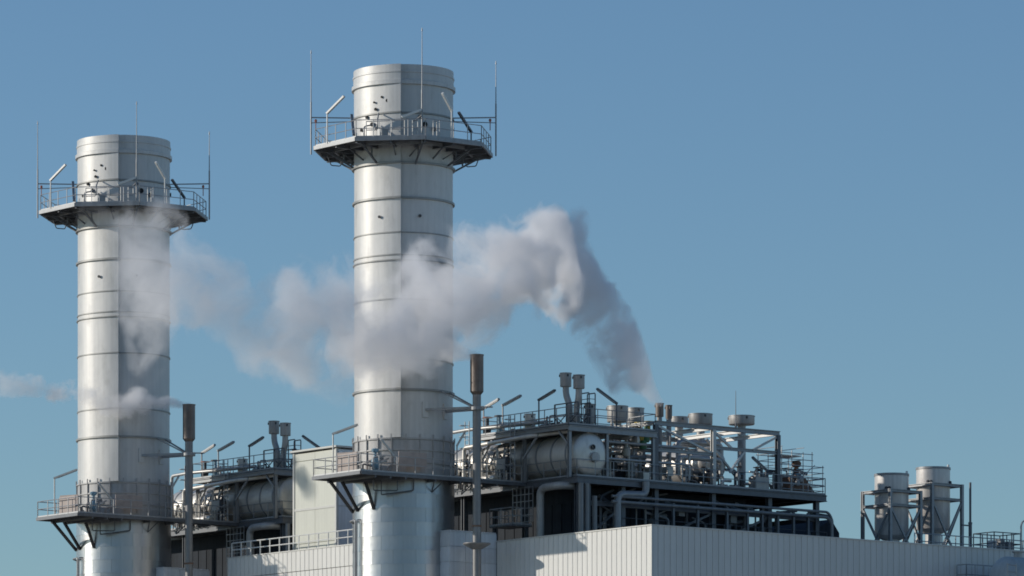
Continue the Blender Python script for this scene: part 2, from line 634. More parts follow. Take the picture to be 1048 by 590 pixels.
    for k in range(16):
        ph = phis[0] + 22.5 * k
        ro = RO if k % 2 == 0 else RO * math.cos(R(22.5))
        mb = MB()
        mb.ibeam(at(ph, RS, zD - 0.14), at(ph, ro - 0.1, zD - 0.14), 0.14, 0.2)
        if k % 2 == 0:
            mb.bar(at(ph, RS, zD - 1.25), at(ph, ro - 0.9, zD - 0.22), 0.10, 0.12)
            mb.bar(at(ph, RS + 0.75, zD - 0.75), at(ph, RS + 0.75, zD - 0.25), 0.08, 0.08)
            mb.bar(at(ph - 7, RS, zD - 0.8), at(ph, ro - 1.9, zD - 0.22), 0.06, 0.06)
        else:
            mb.bar(at(ph, RS, zD - 0.85), at(ph, ro - 1.2, zD - 0.22), 0.07, 0.08)
        th.part('bracket', mb, 'frame', plat)
    # low hanging access hoops seen at the two ends
    for ph in (-88, 92):
        mb = MB().pipe([at(ph, 5.0, zD - 0.1), at(ph, 4.7, zD - 0.9), at(ph, 4.1, zD - 0.95), at(ph, 3.9, zD - 0.2)], 0.035, 0.1, 6)
        th.part('hanger', mb, 'frame', plat)
    zt = zD + 0.10
    rp = [Vector((p.x * 0.985, p.y * 0.985, zt)) for p in outer]
    th.part('railing', MB().rail(rp, 1.12, 1.25, 0.03, True, True), 'rail', plat)
    # inner gate rails and toe plates by the ports
    for a, b in ((-28, 2), (8, 12), (24, 27)):
        th.part('gate_rail', MB().rail([at(a, 4.9, zt), at(b, 4.9, zt)], 1.15, 0.9, 0.035, False), 'lightgalv', plat)
    mb = MB().box(at(-14, 5.1, zt) + Vector((-0.25, -0.25, 0)), at(-14, 5.1, zt) + Vector((0.25, 0.25, 0.55)))
    mb.pipe([at(-20, 4.6, zt), at(-20, 4.6, zt + 1.3), at(-27, 3.4, zt + 1.9)], 0.05, 0.2, 6)
    mb.pipe([at(-36, 4.2, zt), at(-36, 4.2, zt + 1.0), at(-30, 3.4, zt + 1.2)], 0.05, 0.2, 6)
    th.part('instrument_box', mb, 'galv', plat)
    # lightning rods with stays to the crown
    for ph, zz, ztop in ((-88, zD + 0.2, 61.7), (13.5, zD + 0.1, 62.2), (88, zD + 0.1, 61.0)):
        ro = 6.0 if abs(ph) > 40 else 5.55
        p = at(ph, ro, zz - 0.4)
        mb = MB().tube(p, (p.x, p.y, zz + 3.0), 0.05, n=6)
        mb.tube((p.x, p.y, zz + 3.0), (p.x, p.y, ztop), 0.035, 0.02, n=6)
        mb.tube((p.x, p.y, ztop - 0.1), (p.x, p.y, ztop + 0.12), 0.045, 0.02, n=6)
        if abs(ph) > 40:
            mb.bar((p.x, p.y, zD + 2.2), at(ph * 0.97, RS, zD + 2.15), 0.07, 0.07)
            mb.bar((p.x, p.y, zD + 1.85), at(ph * 1.12, RS, zD + 2.05), 0.05, 0.05)
        else:
            mb.bar((p.x, p.y, zD + 1.5), at(ph, RS, zD + 1.5), 0.05, 0.05)
        th.part('lightning_rod', mb, 'galv')
    # floodlights on the upper platform (foot, top, tip)
    floodlight(th, plat, at(-60, 5.6, zt), at(-60, 5.6, zt + 1.95), at(-46, 5.2, zt + 2.9))
    floodlight(th, plat, at(13.5, 5.5, zt + 1.5), at(13.5, 5.5, zt + 1.75), at(0, 5.6, zt + 1.25), 'white')
    floodlight(th, plat, at(36, 5.4, zt), at(36, 5.4, zt + 1.85), at(27, 5.7, zt + 2.85), 'white')
    floodlight(th, plat, at(58, 5.2, zt), at(58, 5.2, zt + 0.75), at(44, 5.2, zt + 1.85), 'frame')
    floodlight(th, plat, at(-35, 5.4, zt), at(-35, 5.4, zt + 0.3), at(-44, 4.7, zt + 1.75), 'galv')
    for ph in (-80, 78):
        p = at(ph, 5.75, zt + 1.1)
        mb = MB().tube(p, p + Vector((0, 0, .55)), 0.03, n=5)
        mb.lathe(p + Vector((0, 0, .55)), [(0.0, 0), (0.08, 0.02), (0.09, 0.14), (0.05, 0.2), (0, 0.22)], 8)
        th.part('beacon', mb, 'redv', plat, label='small red obstruction beacon on the railing')

    # lower platform: a walk along the boiler side with a wing to the left
    z0 = 33.75
    pts = [(-6.5, -4.1), (8.0, -4.1), (8.0, -2.4), (2.4, -2.4), (2.4, 1.1), (-6.5, 1.1)]
    low = th.part('lower_platform', MB().poly(pts, z0 - 0.02, z0 + 0.1), 'dark')
    eb = MB()
    for a, b in ((pts[0], pts[1]), (pts[5], pts[0]), (pts[4], pts[5])):
        eb.bar((*a, z0), (*b, z0), 0.12, 0.22)
    for x in (-5.3, -4.1, -2.9, -0.5, 1.5, 4.5, 6.2):
        eb.bar((x, -4.1, z0 - 0.14), (x, -2.6 if x > -3 else 1.1, z0 - 0.14), 0.10, 0.2)
    th.part('edge_beam', eb, 'frame', low)
    for px, u, ph in ((338, -5.6, -80), (350, -5.0, -62), (374, -3.9, -34)):
        v = max(-4.0, iu(px, 490, u)[0])
        th.part('strut', MB().ibeam((u, v, z0 - 0.2), at(ph, RB, z0 - 1.95), 0.16, 0.16), 'dark', low)
    for x in (-0.2, 2.2):
        mb = MB().bar((x - .35, -4.0, z0 - 0.2), (x, -3.3, z0 - 0.85), 0.06).bar((x + .35, -4.0, z0 - 0.2), (x, -3.3, z0 - 0.85), 0.06)
        th.part('strut', mb, 'frame', low)
    zz = z0 + 0.1
    th.part('railing', MB().rail([(2.4, 1.05, zz), (-6.45, 1.05, zz), (-6.45, -4.05, zz), (8.0, -4.05, zz)], 1.1, 1.4, 0.035), 'rail', low)
    # inspection frames under the wing
    mb = MB().pipe([(-4.2, -2.4, z0 - 0.2), (-4.2, -2.4, z0 - 0.9), (-2.9, -3.2, z0 - 0.9), (-2.9, -3.2, z0 - 0.2)], 0.04, 0.1, 6)
    mb.pipe([(-3.3, -2.0, z0 - 0.2), (-3.3, -2.0, z0 - 1.1), (-1.6, -3.2, z0 - 0.8), (-1.6, -3.2, z0 - 0.1)], 0.04, 0.1, 6)
    th.part('hanger', mb, 'frame', low)
    # rusty wind screens, cabinet and pipework on the wing
    for (x0, y0), (x1, y1), a, b in (((-6.2, -1.3), (-6.2, -3.3), .1, 1.25), ((-4.9, 0.6), (-4.4, -0.9), .0, 1.6), ((-3.0, -3.45), (-0.9, -3.65), .55, 1.5)):
        mb = MB().bar((x0, y0, zz + (a + b) / 2), (x1, y1, zz + (a + b) / 2), 0.05, b - a)
        th.part('wind_screen', mb, 'screen', low)
    rng = random.Random(3)
    for k in range(9):
        x, y = rng.uniform(-5.6, -3.4), rng.uniform(-3.4, -1.6)
        mb = MB().pipe([(x, y, zz), (x, y, zz + rng.uniform(.4, 1.1)), (x + rng.uniform(.3, 1.1), y - rng.uniform(0, .5), zz + rng.uniform(.4, 1.2))], 0.06, .15, 8)
        mb.tube((x, y, zz + .25), (x, y, zz + .33), 0.13, n=8)
        th.part('sample_pipe', mb, ('screen', 'lightgalv', 'galv')[k % 3], low)
    floodlight(th, low, (-6.4, -1.0, zz), (-6.4, -1.0, zz + 2.6), (-5.4, -2.3, zz + 3.15))
    floodlight(th, low, (1.3, -4.0, zz), (1.3, -4.0, zz + 2.1), (1.7, -4.35, zz + 3.0))
    floodlight(th, low, (-3.4, -3.6, zz + .6), (-3.4, -3.6, zz + 1.1), (-4.3, -3.3, zz + 2.2))
    # blue actuators by the railing
    for (x, y, s) in ((-4.4, iu(384, 470, -4.4)[0], .85), (-6.0, -2.3, 0.5)):
        mb = MB().lathe((x, y, zz + .35), [(0.0, 0), (0.22 * s, 0.02), (0.3 * s, 0.2 * s), (0.3 * s, 0.6 * s), (0.2 * s, 0.8 * s), (0.12 * s, 0.9 * s), (0.12 * s, 1.2 * s),
                                              (0.24 * s, 1.25 * s), (0.24 * s, 1.5 * s), (0, 1.55 * s)], 12)
        mb.tube((x - .35 * s, y - .1, zz + .35 + 1.36 * s), (x + .35 * s, y + .1, zz + .35 + 1.45 * s), 0.1 * s, n=8)
        mb.tube((x, y, zz), (x, y, zz + .4), 0.1, n=8)
        th.part('actuator', mb, 'bluev', low, label='pale blue valve actuator behind the railing')
    # small bent pipe down the base
    mb = MB().pipe([at(-80, RB + .0, 31.1), at(-72, RB + .35, 31.15), at(-60, RB + .25, 31.2), at(-60, RB + .25, 24)], 0.06, .2, 8)
    mb.pipe([at(-55, RB, 31.2), at(-57, RB + .25, 31.2), at(-57, RB + .25, 24)], 0.04, .1, 6)
    th.part('drain_pipe', mb, 'galv')
    # pads where the vent pipe is tied back
    for ph in (27, 58):
        p = at(ph, RS, 38.2)
        d = Vector((p.x, p.y, 0)).normalized()
        mb = MB().bar(p + d * 0.04 - Vector((0, 0, .5)), p + d * 0.04 + Vector((0, 0, .5)), 0.45, 0.1, d)
        th.part('pad_plate', mb, 'shaft')
    return th, at


# ------------------------------------------------------------------ vent pipes beside the stacks
def make_vent(o, at, label):
    v0, _ = iu(488, 500, 1.6)
    u0 = 1.6
    zt = iu(488, 364, u0)[1]
    zb = iu(488, 402, u0)[1]
    th = Thing('vent_pipe', label, 'vent pipe', (u0, v0, 0), o, 'vent pipes beside the stacks')
    th.part('pipe', MB().tube((u0, v0, 0), (u0, v0, zb), 0.27, n=20), 'vent')
    th.part('silencer', MB().lathe((u0, v0, 0), [(0.27, zb - 0.15), (0.43, zb + 0.05), (0.43, zt - 0.02), (0.46, zt), (0.46, zt + 0.05), (0.40, zt + 0.05), (0.38, zb + .5), (0, zb + .5)], 28), 'brownish')
    zf = iu(488, 557, u0)[1]
    th.part('base_flange', MB().lathe((u0, v0, 0), [(0.27, zf - .35), (0.3, zf - .35), (0.85, zf - .05), (0.9, zf), (0.9, zf + .05), (0.27, zf + .06)], 24), 'vent')
    th.part('collar', MB().lathe((u0, v0, 0), [(0.27, zf + 1.1), (0.31, zf + 1.1), (0.31, zf + 1.2), (0.27, zf + 1.2)], 20), 'rust')
    zb2 = 38.2
    d = Vector((u0, v0, 0))
    mb = MB()
    mb.bar((u0 + .15, v0 - .5, zb2 + .05), at(27, 3.25, zb2), 0.16, 0.16)
    mb.bar((u0 + .35, v0 + .1, zb2), at(58, 3.25, zb2), 0.16, 0.16)
    mb.bar((u0 - .1, v0, zb2 + .0), at(48, 3.2, 39.5), 0.09, 0.09)
    mb.bar((u0 + .2, v0 + .1, zb2 + .0), at(66, 3.2, 39.5), 0.09, 0.09)
    mb.lathe((u0, v0, 0), [(0.27, zb2 - .1), (0.45, zb2 - .1), (0.45, zb2 + .1), (0.27, zb2 + .1)], 16)
    mb.bar((u0, v0, zb2 + .1), (u0 + .9, v0 - .5, zb2 + .12), 0.12, 0.08)
    th.part('tie_bracket', mb, 'galv')
    return th


# ------------------------------------------------------------------ boilers
def silencer(o, label, u, v, z0, zb, zt, r, rn=None, mat='can', neck=None, group='roof vent silencers', flare=True):
    rn = rn or r * 0.4
    th = Thing('vent_silencer', label, 'silencer', (u, v, z0), o, group)
    body = th.part('body', MB().lathe((u, v, 0), [(rn, zb - r * 0.10), (r * .97, zb - 0.02), (r, zb + .03), (r, zt - 0.06), (r + 0.03, zt - 0.05), (r + 0.03, zt), (r - 0.05, zt), (r - 0.08, zb + 0.2), (0, zb + 0.2)], 32), mat)
    for g in (0.4, 2.5, 4.4):
        p = Vector((u + r * math.cos(g), v + r * math.sin(g), zt - 0.18))
        th.part('lifting_lug', MB().box(p - Vector((.05, .05, .08)), p + Vector((.05, .05, .08))), 'dark', body)
    if neck:
        th.part('neck', MB().pipe(neck + [(u, v, zb)], rn, n=16), mat if mat != 'brownish' else 'vent')
    else:
        m = MB().tube((u, v, z0), (u, v, zb), rn, n=16)
        m.tube((u, v, z0), (u, v, z0 + .08), rn * 1.5, n=16)
        th.part('neck', m, mat if mat != 'brownish' else 'vent')
    return th


def light_pole(o, label, foot, top, tip, mat='frame'):
    foot, top, tip = Vector(foot), Vector(top), Vector(tip)
    th = Thing('light_pole', label, 'light pole', foot, o, 'tube lights on poles along the boiler decks')
    th.part('post', MB().tube(foot, top, 0.05, n=6).tube(foot, foot + Vector((0, 0, .05)), 0.14, n=8), mat)
    d = (tip - top).normalized()
    lamp = th.part('lamp', MB().bar(top - d * 0.05, tip, 0.18, 0.12), mat)
    th.part('diffuser', MB().bar(top + d * .2 - Vector((0, 0, .085)), tip - d * .06 - Vector((0, 0, .085)), 0.12, 0.05), 'lightgalv', lamp)
    return th


def drum(o, label, u, z, r, v0, v1, dome, mat='insul', straps=9, deck=33.96):
    """horizontal pressure vessel along v"""
    th = Thing('steam_drum', label, 'steam drum', (u, (v0 + v1) / 2, deck), o, 'insulated drums on the boiler deck')
    th.part('shell', MB().lathe((u, 0, z), [(r, v0), (r, v1)], 56, axis='y'), mat)
    for s, ve in ((-1, v0), (1, v1)):
        pr = [(r * math.cos(t * math.pi / 12), ve + s * dome * math.sin(t * math.pi / 12)) for t in range(7)]
        th.part('end_cap', MB().lathe((u, 0, z), pr, 56, axis='y'), mat)
    for k in range(straps):
        vv = v0 + (v1 - v0) * (k + 0.5) / straps
        th.part('strap', MB().lathe((u, 0, z), [(r, vv - .07), (r + .035, vv - .07), (r + .035, vv + .07), (r, vv + .07)], 56, axis='y'), 'galv')
    for vv in (v0 + 0.9, v1 - 0.9):
        th.part('saddle', MB().box((u - r * .8, vv - .15, deck), (u + r * .8, vv + .15, z - r * .55)), 'frame')
    ve = v0 - dome
    cap = th.part('manhole', MB().lathe((u + .15, ve, z - .2), [(0, -0.2), (.32, -0.2), (.34, -0.12), (.34, 0.0), (.26, 0.02), (.26, .4)], 20, axis='y')
                  .bar((u - .2, ve - .1, z - .2), (u - .05, ve - .12, z + .1), .05), 'can')
    th.part('nozzle', MB().lathe((u, ve, z + .45), [(0.1, -.12), (.17, -.12), (.18, -.06), (.12, -.04), (.12, .5)], 16, axis='y'), 'dark')
    return th


def valve(th, p, s=1.0, mat='galv', wheel='redv', under=None):
    """gate valve: body, bonnet and handwheel"""
    p = Vector(p)
    mb = MB().lathe(p, [(0, -.2 * s), (.16 * s, -.18 * s), (.2 * s, 0), (.16 * s, .18 * s), (.08 * s, .25 * s), (.08 * s, .6 * s), (0, .6 * s)], 10)
    b = th.part('valve', mb, mat, under)
    w = MB().lathe(p + Vector((0, 0, .62 * s)), [(.2 * s, 0), (.26 * s, 0), (.26 * s, .05 * s), (.2 * s, .05 * s), (.2 * s, 0)], 12)
    w.bar(p + Vector((-.2 * s, 0, .64 * s)), p + Vector((.2 * s, 0, .64 * s)), .03)
    if under is None:
        th.part('handwheel', w, wheel, b)
    return b


def make_boiler(o, near):
    tag = 'near' if near else 'far'
    where = 'right of the near stack' if near else 'behind the left stack'
    th = Thing('boiler_house', ('long boiler structure of dark steel decks, columns and pipes ' + ('right of the near stack' if near else 'just right of the left stack')),
               'boiler', (7, 0, 0), o, 'boilers behind the stacks')
    ZL, ZT = 33.86, 37.2        # lower and upper deck
    UE = 28.3
    VN = -9.2
    # casing in sheets
    cas = th.part('casing', MB().box((8.9, -7.4, 0), (23.0, 7.5, 33.5)), 'casing')
    me = MB().box((-.48, -.05, 0), (.48, 0, 2.9)).box((-.5, -.09, 0), (-.44, -.051, 2.9)).mesh('casing_sheet', M['casing'])
    mf = MB().box((-.05, -.48, 0), (0, .48, 2.9)).box((-.09, -.5, 0), (-.051, -.44, 2.9)).mesh('casing_sheet', M['casing'])
    for k in range(14):
        th.copy_part('casing_sheet', me, (9.4 + k, -7.41, 29.6), 0, cas)
    for k in range(14):
        th.copy_part('casing_sheet', mf, (8.89, -6.9 + k, 29.6), 0, cas)
    # columns and beams
    uc = [7.3, 8.1, 11.0, 13.8, 18.7, 23.6, 27.8]
    for u in uc:
        for v in (VN + .25, -3.5, 3.0, 8.8):
            if u in (8.1, 11.0) and v != VN + .25:
                continue
            if v == VN + .25:
                th.part('column', MB().ibeam((u, v, 0), (u, v, ZL - .2), 0.32, 0.32), 'frame')
            elif u in (7.3, 27.8):
                th.part('column', MB().ibeam((u, v, 0), (u, v, ZL - .2), 0.32, 0.32), 'frame')
    for z in (32.3, ):
        th.part('beam', MB().ibeam((7.3, VN + .25, z), (27.8, VN + .25, z), .2, .3), 'frame')
        th.part('beam', MB().ibeam((27.8, VN + .25, z), (27.8, 8.8, z), .2, .3), 'frame')
    for u0, u1 in ((8.1, 11.0), (13.8, 18.7), (18.7, 23.6)):
        th.part('brace', MB().bar((u0, VN + .25, 30.2), (u1, VN + .25, 32.2), .12, .14), 'frame')
    # lower deck
    deck = th.part('lower_deck', MB().box((6.9, VN - .2, ZL), (UE, 9.0, ZL + .08)), 'dark')
    mb = MB()
    mb.ibeam((6.9, VN - .2, ZL - .18), (UE, VN - .2, ZL - .18), .2, .4)
    mb.ibeam((6.9, VN - .2, ZL - .18), (6.9, 9.0, ZL - .18), .2, .4)
    mb.ibeam((UE, VN - .2, ZL - .18), (UE, 9.0, ZL - .18), .2, .4)
    for k in range(12):
        u = 8 + k * 1.75
        mb.ibeam((u, VN, ZL - .16), (u, 8.8, ZL - .16), .14, .28)
    th.part('edge_beam', mb, 'frame', deck)
    zz = ZL + .08
    th.part('railing', MB().rail([(UE, 8.9, zz), (UE, VN - .1, zz), (6.95, VN - .1, zz), (6.95, -4.2, zz)], 1.1, 1.5, 0.032), 'galv', deck)
    th.part('railing', MB().rail([(6.95, -2.3, zz), (6.95, 8.9, zz)], 1.1, 1.5, 0.032), 'galv', deck)
    # mid walkway between the hall roof and the deck
    z2 = 30.35
    walk = th.part('walkway', MB().box((7.4, VN - .1, z2 - .12), (28.5, -7.9, z2)), 'dark')
    th.part('railing', MB().rail([(7.4, VN - .05, z2), (28.5, VN - .05, z2)], 1.1, 1.5, 0.028), 'frame', walk)
    if near:
        # landing with an open grid screen left of the pipe loop
        l0, zc = iu(513, 540, 6.2)
        l1, _ = iu(536, 540, 6.2)
        b = th.part('landing', MB().box((5.2, l1, zc - .1), (6.9, l0, zc)), 'frame')
        th.part('railing', MB().rail([(6.8, l0, zc), (5.25, l0, zc), (5.25, l1, zc), (6.8, l1, zc)], 1.1, 1.0, 0.035), 'rail', b)
    mb = MB()
    for k in range(6):
        mb.bar((6.75, -2.9 - k * .42, 31.3), (6.75, -2.9 - k * .42, 33.6), .05)
    for k in range(6):
        mb.bar((6.75, -2.9, 31.3 + k * .45), (6.75, -5.0, 31.3 + k * .45), .05)
    th.part('grid_screen', mb, 'galv')
    # upper deck along the front and the right side
    up = th.part('upper_deck', MB().poly([(6.5, VN + .2), (13.8, VN + .2), (13.8, -6.2), (9.9, -6.2), (9.9, 1.0), (6.5, 1.0)], ZT, ZT + .08), 'dark')
    mb = MB()
    mb.ibeam((6.5, VN + .2, ZT - .17), (13.9, VN + .2, ZT - .17), .2, .36)
    mb.ibeam((6.5, VN + .2, ZT - .12), (6.5, 1.0, ZT - .12), .2, .26)
    mb.ibeam((9.9, -6.2, ZT - .17), (9.9, 1.0, ZT - .17), .16, .3)
    mb.ibeam((9.9, -6.2, ZT - .17), (13.9, -6.2, ZT - .17), .16, .3)
    for k in range(7):
        mb.ibeam((6.5, VN + 1 + k * 1.45, ZT - .14), (9.9, VN + 1 + k * 1.45, ZT - .14), .12, .24)
    th.part('edge_beam', mb, 'galv', up)
    zt = ZT + .08
    th.part('railing', MB().rail([(9.8, 1.0, zt), (6.55, 1.0, zt), (6.55, VN + .25, zt), (13.8, VN + .25, zt), (13.8, -6.3, zt)], 1.1, 1.2, 0.032), 'galv', up)
    th.part('railing', MB().rail([(9.8, 1.0, zt), (9.8, -6.1, zt), (13.8, -6.1, zt)], 1.1, 1.2, 0.03), 'galv', up)
    for u, v in ((6.7, VN + .35), (6.7, -4.2), (6.7, .6), (9.8, VN + .35), (13.7, VN + .35), (13.7, -6.3), (9.8, .6)):
        th.part('post', MB().ibeam((u, v, ZL), (u, v, ZT - .35), .2, .2), 'galv')
    for a, b in (((6.6, -4.2, 35.4), (6.6, -5.8, 36.9)), ((6.6, VN + .35, 36.0), (6.6, VN + 1.3, 36.9)), ((6.6, .6, 35.3), (6.6, -.9, 36.9))):
        th.part('brace', MB().bar(a, b, .12, .12), 'galv')
    # the long insulated feed pipe slung under the upper deck on the front
    th.part('pipe', MB().pipe([(6.2, 1.6, 34.2), (6.2, 1.6, 36.55), (6.2, -4.6, 36.75), (7.6, -7.8, 37.0)], .14, .3, 12), 'insul')
    th.part('pipe', MB().pipe([(6.4, 3.4, 34.2), (6.4, 3.4, 37.7), (6.4, 1.4, 37.75), (7.4, -5.5, 37.75)], .12, .3, 12), 'lightgalv')
    th.part('pipe', MB().tube((6.5, 1.7, 34.35), (6.5, -1.5, 34.35), .27, n=16).tube((6.5, 1.6, 34.35), (6.5, 1.7, 34.35), .34, n=16), 'insul')
    # control cabinet and clutter on the front deck
    cab = th.part('cabinet', MB().box((6.2, -2.9, 34.75), (6.7, -1.9, 35.6)), 'frame')
    th.part('cabinet_door', MB().box((6.15, -2.82, 34.85), (6.198, -1.98, 35.5)), 'galv', cab)
    th.part('cabinet_stand', MB().bar((6.45, -2.8, 33.95), (6.45, -2.8, 34.75), .08).bar((6.45, -2.0, 33.95), (6.45, -2.0, 34.75), .08).bar((6.45, -2.8, 34.4), (6.45, -2.0, 34.4), .06), 'frame', cab)
    # ladder cage and small frames up to the upper deck
    for v0 in (1.25, -3.6):
        mb = MB()
        for dv in (0, .45):
            mb.tube((6.35, v0 + dv, 33.95), (6.35, v0 + dv, 38.3), .035, n=6)
        for k in range(13):
            mb.tube((6.35, v0, 34.2 + k * .32), (6.35, v0 + .45, 34.2 + k * .32), .022, n=5)
        for k in range(5):
            zk = 35.0 + k * .75
            mb.pipe([(6.35, v0, zk), (5.75, v0 + .02, zk), (5.75, v0 + .43, zk), (6.35, v0 + .45, zk)], .022, .25, 5)
        th.part('ladder', mb, 'rail')
    rng = random.Random(11)
    for k in range(40):
        v = rng.uniform(-3.2, 4.2)
        u = rng.uniform(6.2, 6.8)
        z1 = rng.uniform(34.6, 36.4)
        r = rng.choice((.04, .06, .09))
        mb = MB().pipe([(u, v, zz), (u, v, z1), (u + rng.choice((-.1, .3)), v + rng.uniform(-1.2, 1.2), z1 + rng.uniform(-.1, .4))], r, .2, 8)
        mb.tube((u, v, zz + .4), (u, v, zz + .48), r * 2, n=8)
        th.part('pipe', mb, rng.choice(('lightgalv', 'insul', 'galv', 'dark')))
    for k in range(8):
        valve(th, (rng.uniform(6.2, 6.8), rng.uniform(-3.0, 4.0), rng.uniform(34.3, 35.6)), rng.uniform(.7, 1.1), rng.choice(('galv', 'dark')), rng.choice(('dark', 'rust')))
    # valves standing on the upper deck near the left end
    for px, mat, w in ((499, 'dark', 'redv'), (511, 'bluev', 'dark')):
        v, _ = iu(px, 440, 7.0)
        valve(th, (7.0, v, zt + .4), 1.25, mat, w)
        th.part('valve_stand', MB().tube((7.0, v, zt), (7.0, v, zt + .4), .12, n=8).box((6.7, v - .3, zt), (7.3, v + .3, zt + .12)), 'white')
    for k in range(22):
        v = rng.uniform(-8, .5)
        u = rng.uniform(7.2, 9.4)
        hgt = rng.uniform(.4, .95)
        mb = MB().pipe([(u, v, zt), (u, v, zt + hgt), (u + .1, v + rng.uniform(-.9, .9), zt + hgt)], .06, .15, 8)
        th.part('pipe', mb, rng.choice(('lightgalv', 'galv', 'frame')))
    # front pipe loop: up, then along under the deck
    v, z = iu(553, 500, 6.3)
    loop = [(6.3, v, 20), (6.3, v, z), (6.3, VN + .9, z + .05), (7.3, VN + .6, z + .05)]
    th.part('pipe', MB().pipe(loop, .25, .55, 16), 'can', label='thick grey pipe bending over under the lower deck')
    if near:
        u, z = iv(632, 506, VN - .45)
        u2, z2_ = iv(661, 497, VN - .45)
        th.part('pipe', MB().pipe([(u, VN - .45, 20), (u, VN - .45, z), (u2, VN - .45, z + .1), (u2, VN - .45, ZL)], .24, .5, 16), 'galv')
    for px in ((594, 600, 608) if near else (596,)):
        u, _ = iv(px, 520, VN - .3)
        th.part('pipe', MB().tube((u, VN - .35, 18), (u, VN - .35, ZL - .4 if px != 608 else 32.7), .17, n=14), 'vent')
    if not near:
        return th

    # ---------- the long side, near boiler only
    rng = random.Random(21)
    # lower pipe rail and its hangers along the side
    for dz, r in ((32.75, .09), (32.4, .11)):
        th.part('pipe', MB().pipe([(9.5, VN - .55, dz), (28.15, VN - .55, dz), (28.5, VN - .55, dz - .4), (28.5, VN - .55, 29.5)], r, .5, 10), 'vent')
    for px in (766, 781, 797, 813, 828, 745, 715, 690):
        u, _ = iv(px, 530, VN - .5)
        th.part('pipe_post', MB().ibeam((u, VN - .4, 29.9), (u, VN - .4, 32.6), .16, .16), 'frame')
    th.part('pipe', MB().pipe([(28.75, VN - .3, 29.5), (28.75, VN - .3, 32.5), (27.9, VN + 1.2, 32.8)], .1, .4, 10), 'vent')
    # inlet duct end at the far right: a tapering dark hood
    mb = MB()
    A = [(23.2, -6.5, 29.0), (23.2, 6.5, 29.0), (23.2, 6.5, 32.2), (23.2, -6.5, 32.2)]
    u, _ = iv(845, 545, -7.5)
    u += .5
    B = [(u - 3.5, -7.5, 29.2), (u - 3.5, 2, 29.2), (u - 3.5, 2, 30.6), (u - 3.5, -7.5, 30.6)]
    Cc = [(u, -7.5, 29.6), (u, 2, 29.6), (u, 2, 32.55), (u, -7.5, 32.55)]
    D = [(u + 1.0, -7.2, 31.3), (u + 1.0, 1.7, 31.3), (u + 1.0, 1.7, 31.7), (u + 1.0, -7.2, 31.7)]
    q = (0, 1, 2, 3)
    fs = []
    for k in range(3):
        for i in range(4):
            fs.append((k * 4 + i, k * 4 + (i + 1) % 4, (k + 1) * 4 + (i + 1) % 4, (k + 1) * 4 + i))
    fs += [(3, 2, 1, 0), (12, 13, 14, 15)]
    mb.add(A + B + Cc + D, fs)
    th.part('inlet_duct', mb, 'casing')
    # pipework forest on the deck between the two drums
    for k in range(140):
        u = rng.uniform(10.2, 15.8)
        v = rng.uniform(-6.5, 5.0)
        z1 = rng.uniform(34.9, 37.4)
        r = rng.choice((.05, .07, .1, .14))
        p = [(u, v, zz), (u, v, z1)]
        if rng.random() < .6:
            p.append((u + rng.uniform(-2, 2), v, z1 + .02))
        else:
            p.append((u, v + rng.uniform(-2.5, 2.5), z1))
        if rng.random() < .6:
            p.append((p[-1][0], p[-1][1], z1 + rng.uniform(-1.2, .8)))
        mb = MB().pipe(p, r, .25, 8)
        mb.tube((u, v, zz + .6), (u, v, zz + .68), r * 1.8, n=8)
        th.part('pipe', mb, rng.choice(('insul', 'lightgalv', 'galv', 'frame', 'insul', 'white', 'insul')))
    for k in range(32):
        valve(th, (rng.uniform(10.0, 16.5), rng.uniform(-7, 2), rng.uniform(34.6, 37.2)), rng.uniform(.9, 1.5), rng.choice(('galv', 'dark', 'insul', 'white')), rng.choice(('dark', 'rust', 'white')))
    for px, py, mat in ((655, 447, 'yellow'), (661, 449, 'greenp'), (658, 456, 'greenp'), (664, 446, 'yellow'), (610, 452, 'white')):
        u, z = iv(px, py, -6.5)
        valve(th, (u, -6.5, z), 1.4, mat, mat)
    for v in (-8.6, -5.4):
        for z in (36.4, 35.3):
            th.part('pipe', MB().pipe([(9.9, v, z), (17.0, v, z), (17.0, v, z - 1)], .08, .3, 8), 'lightgalv')
    # pale duct runs and valve blocks in front of the second drum
    for py, v in ((452, -4.4), (455, -2.4), (468, -5.6)):
        ua, z = iv(694, py, v)
        ub, _ = iv(738, py, v)
        th.part('pipe', MB().pipe([(ua, v, z - 1.2), (ua, v, z), (ub, v, z + .03), (ub, v, z - .9)], .17, .4, 12), 'lightgalv')
    for k in range(20):
        u, v, z = rng.uniform(13.5, 21.5), rng.uniform(-7.6, -5.2), rng.uniform(34.2, 35.6)
        w = rng.uniform(.12, .3)
        mb = MB().box((u - w, v - w, z - w), (u + w, v + w, z + w)).tube((u, v, zz), (u, v, z - w), .05, n=6).tube((u, v, z + w), (u, v, z + w + .35), .06, n=6)
        mb.tube((u, v, z + w + .3), (u, v, z + w + .36), w * .8, n=10)
        th.part('valve_block', mb, rng.choice(('insul', 'dark', 'galv', 'white', 'rust', 'insul')))
    for z in (35.6, 36.6):
        th.part('handrail', MB().rail([(10.0, -5.9, z), (17.6, -5.9, z)], .9, 1.3, .028, False), 'rail')
        th.part('walk_grating', MB().box((10.0, -6.6, z - .06), (17.6, -5.9, z)), 'frame')
    # side frame over the second drum
    u0, zf = iv(701, 438, -8.8)
    u1, _ = iv(730, 437, -8.8)
    u2, _ = iv(796, 440, -8.8)
    zf = 37.85
    for u in (u0 - 2.5, u1, u2):
        for v in (-8.8, -1.5):
            if u == u0 - 2.5 and v == -1.5:
                continue
            th.part('column', MB().ibeam((u, v, ZL), (u, v, zf - .12), .28, .28), 'lightgalv' if u == u1 and v == -8.8 else 'frame')
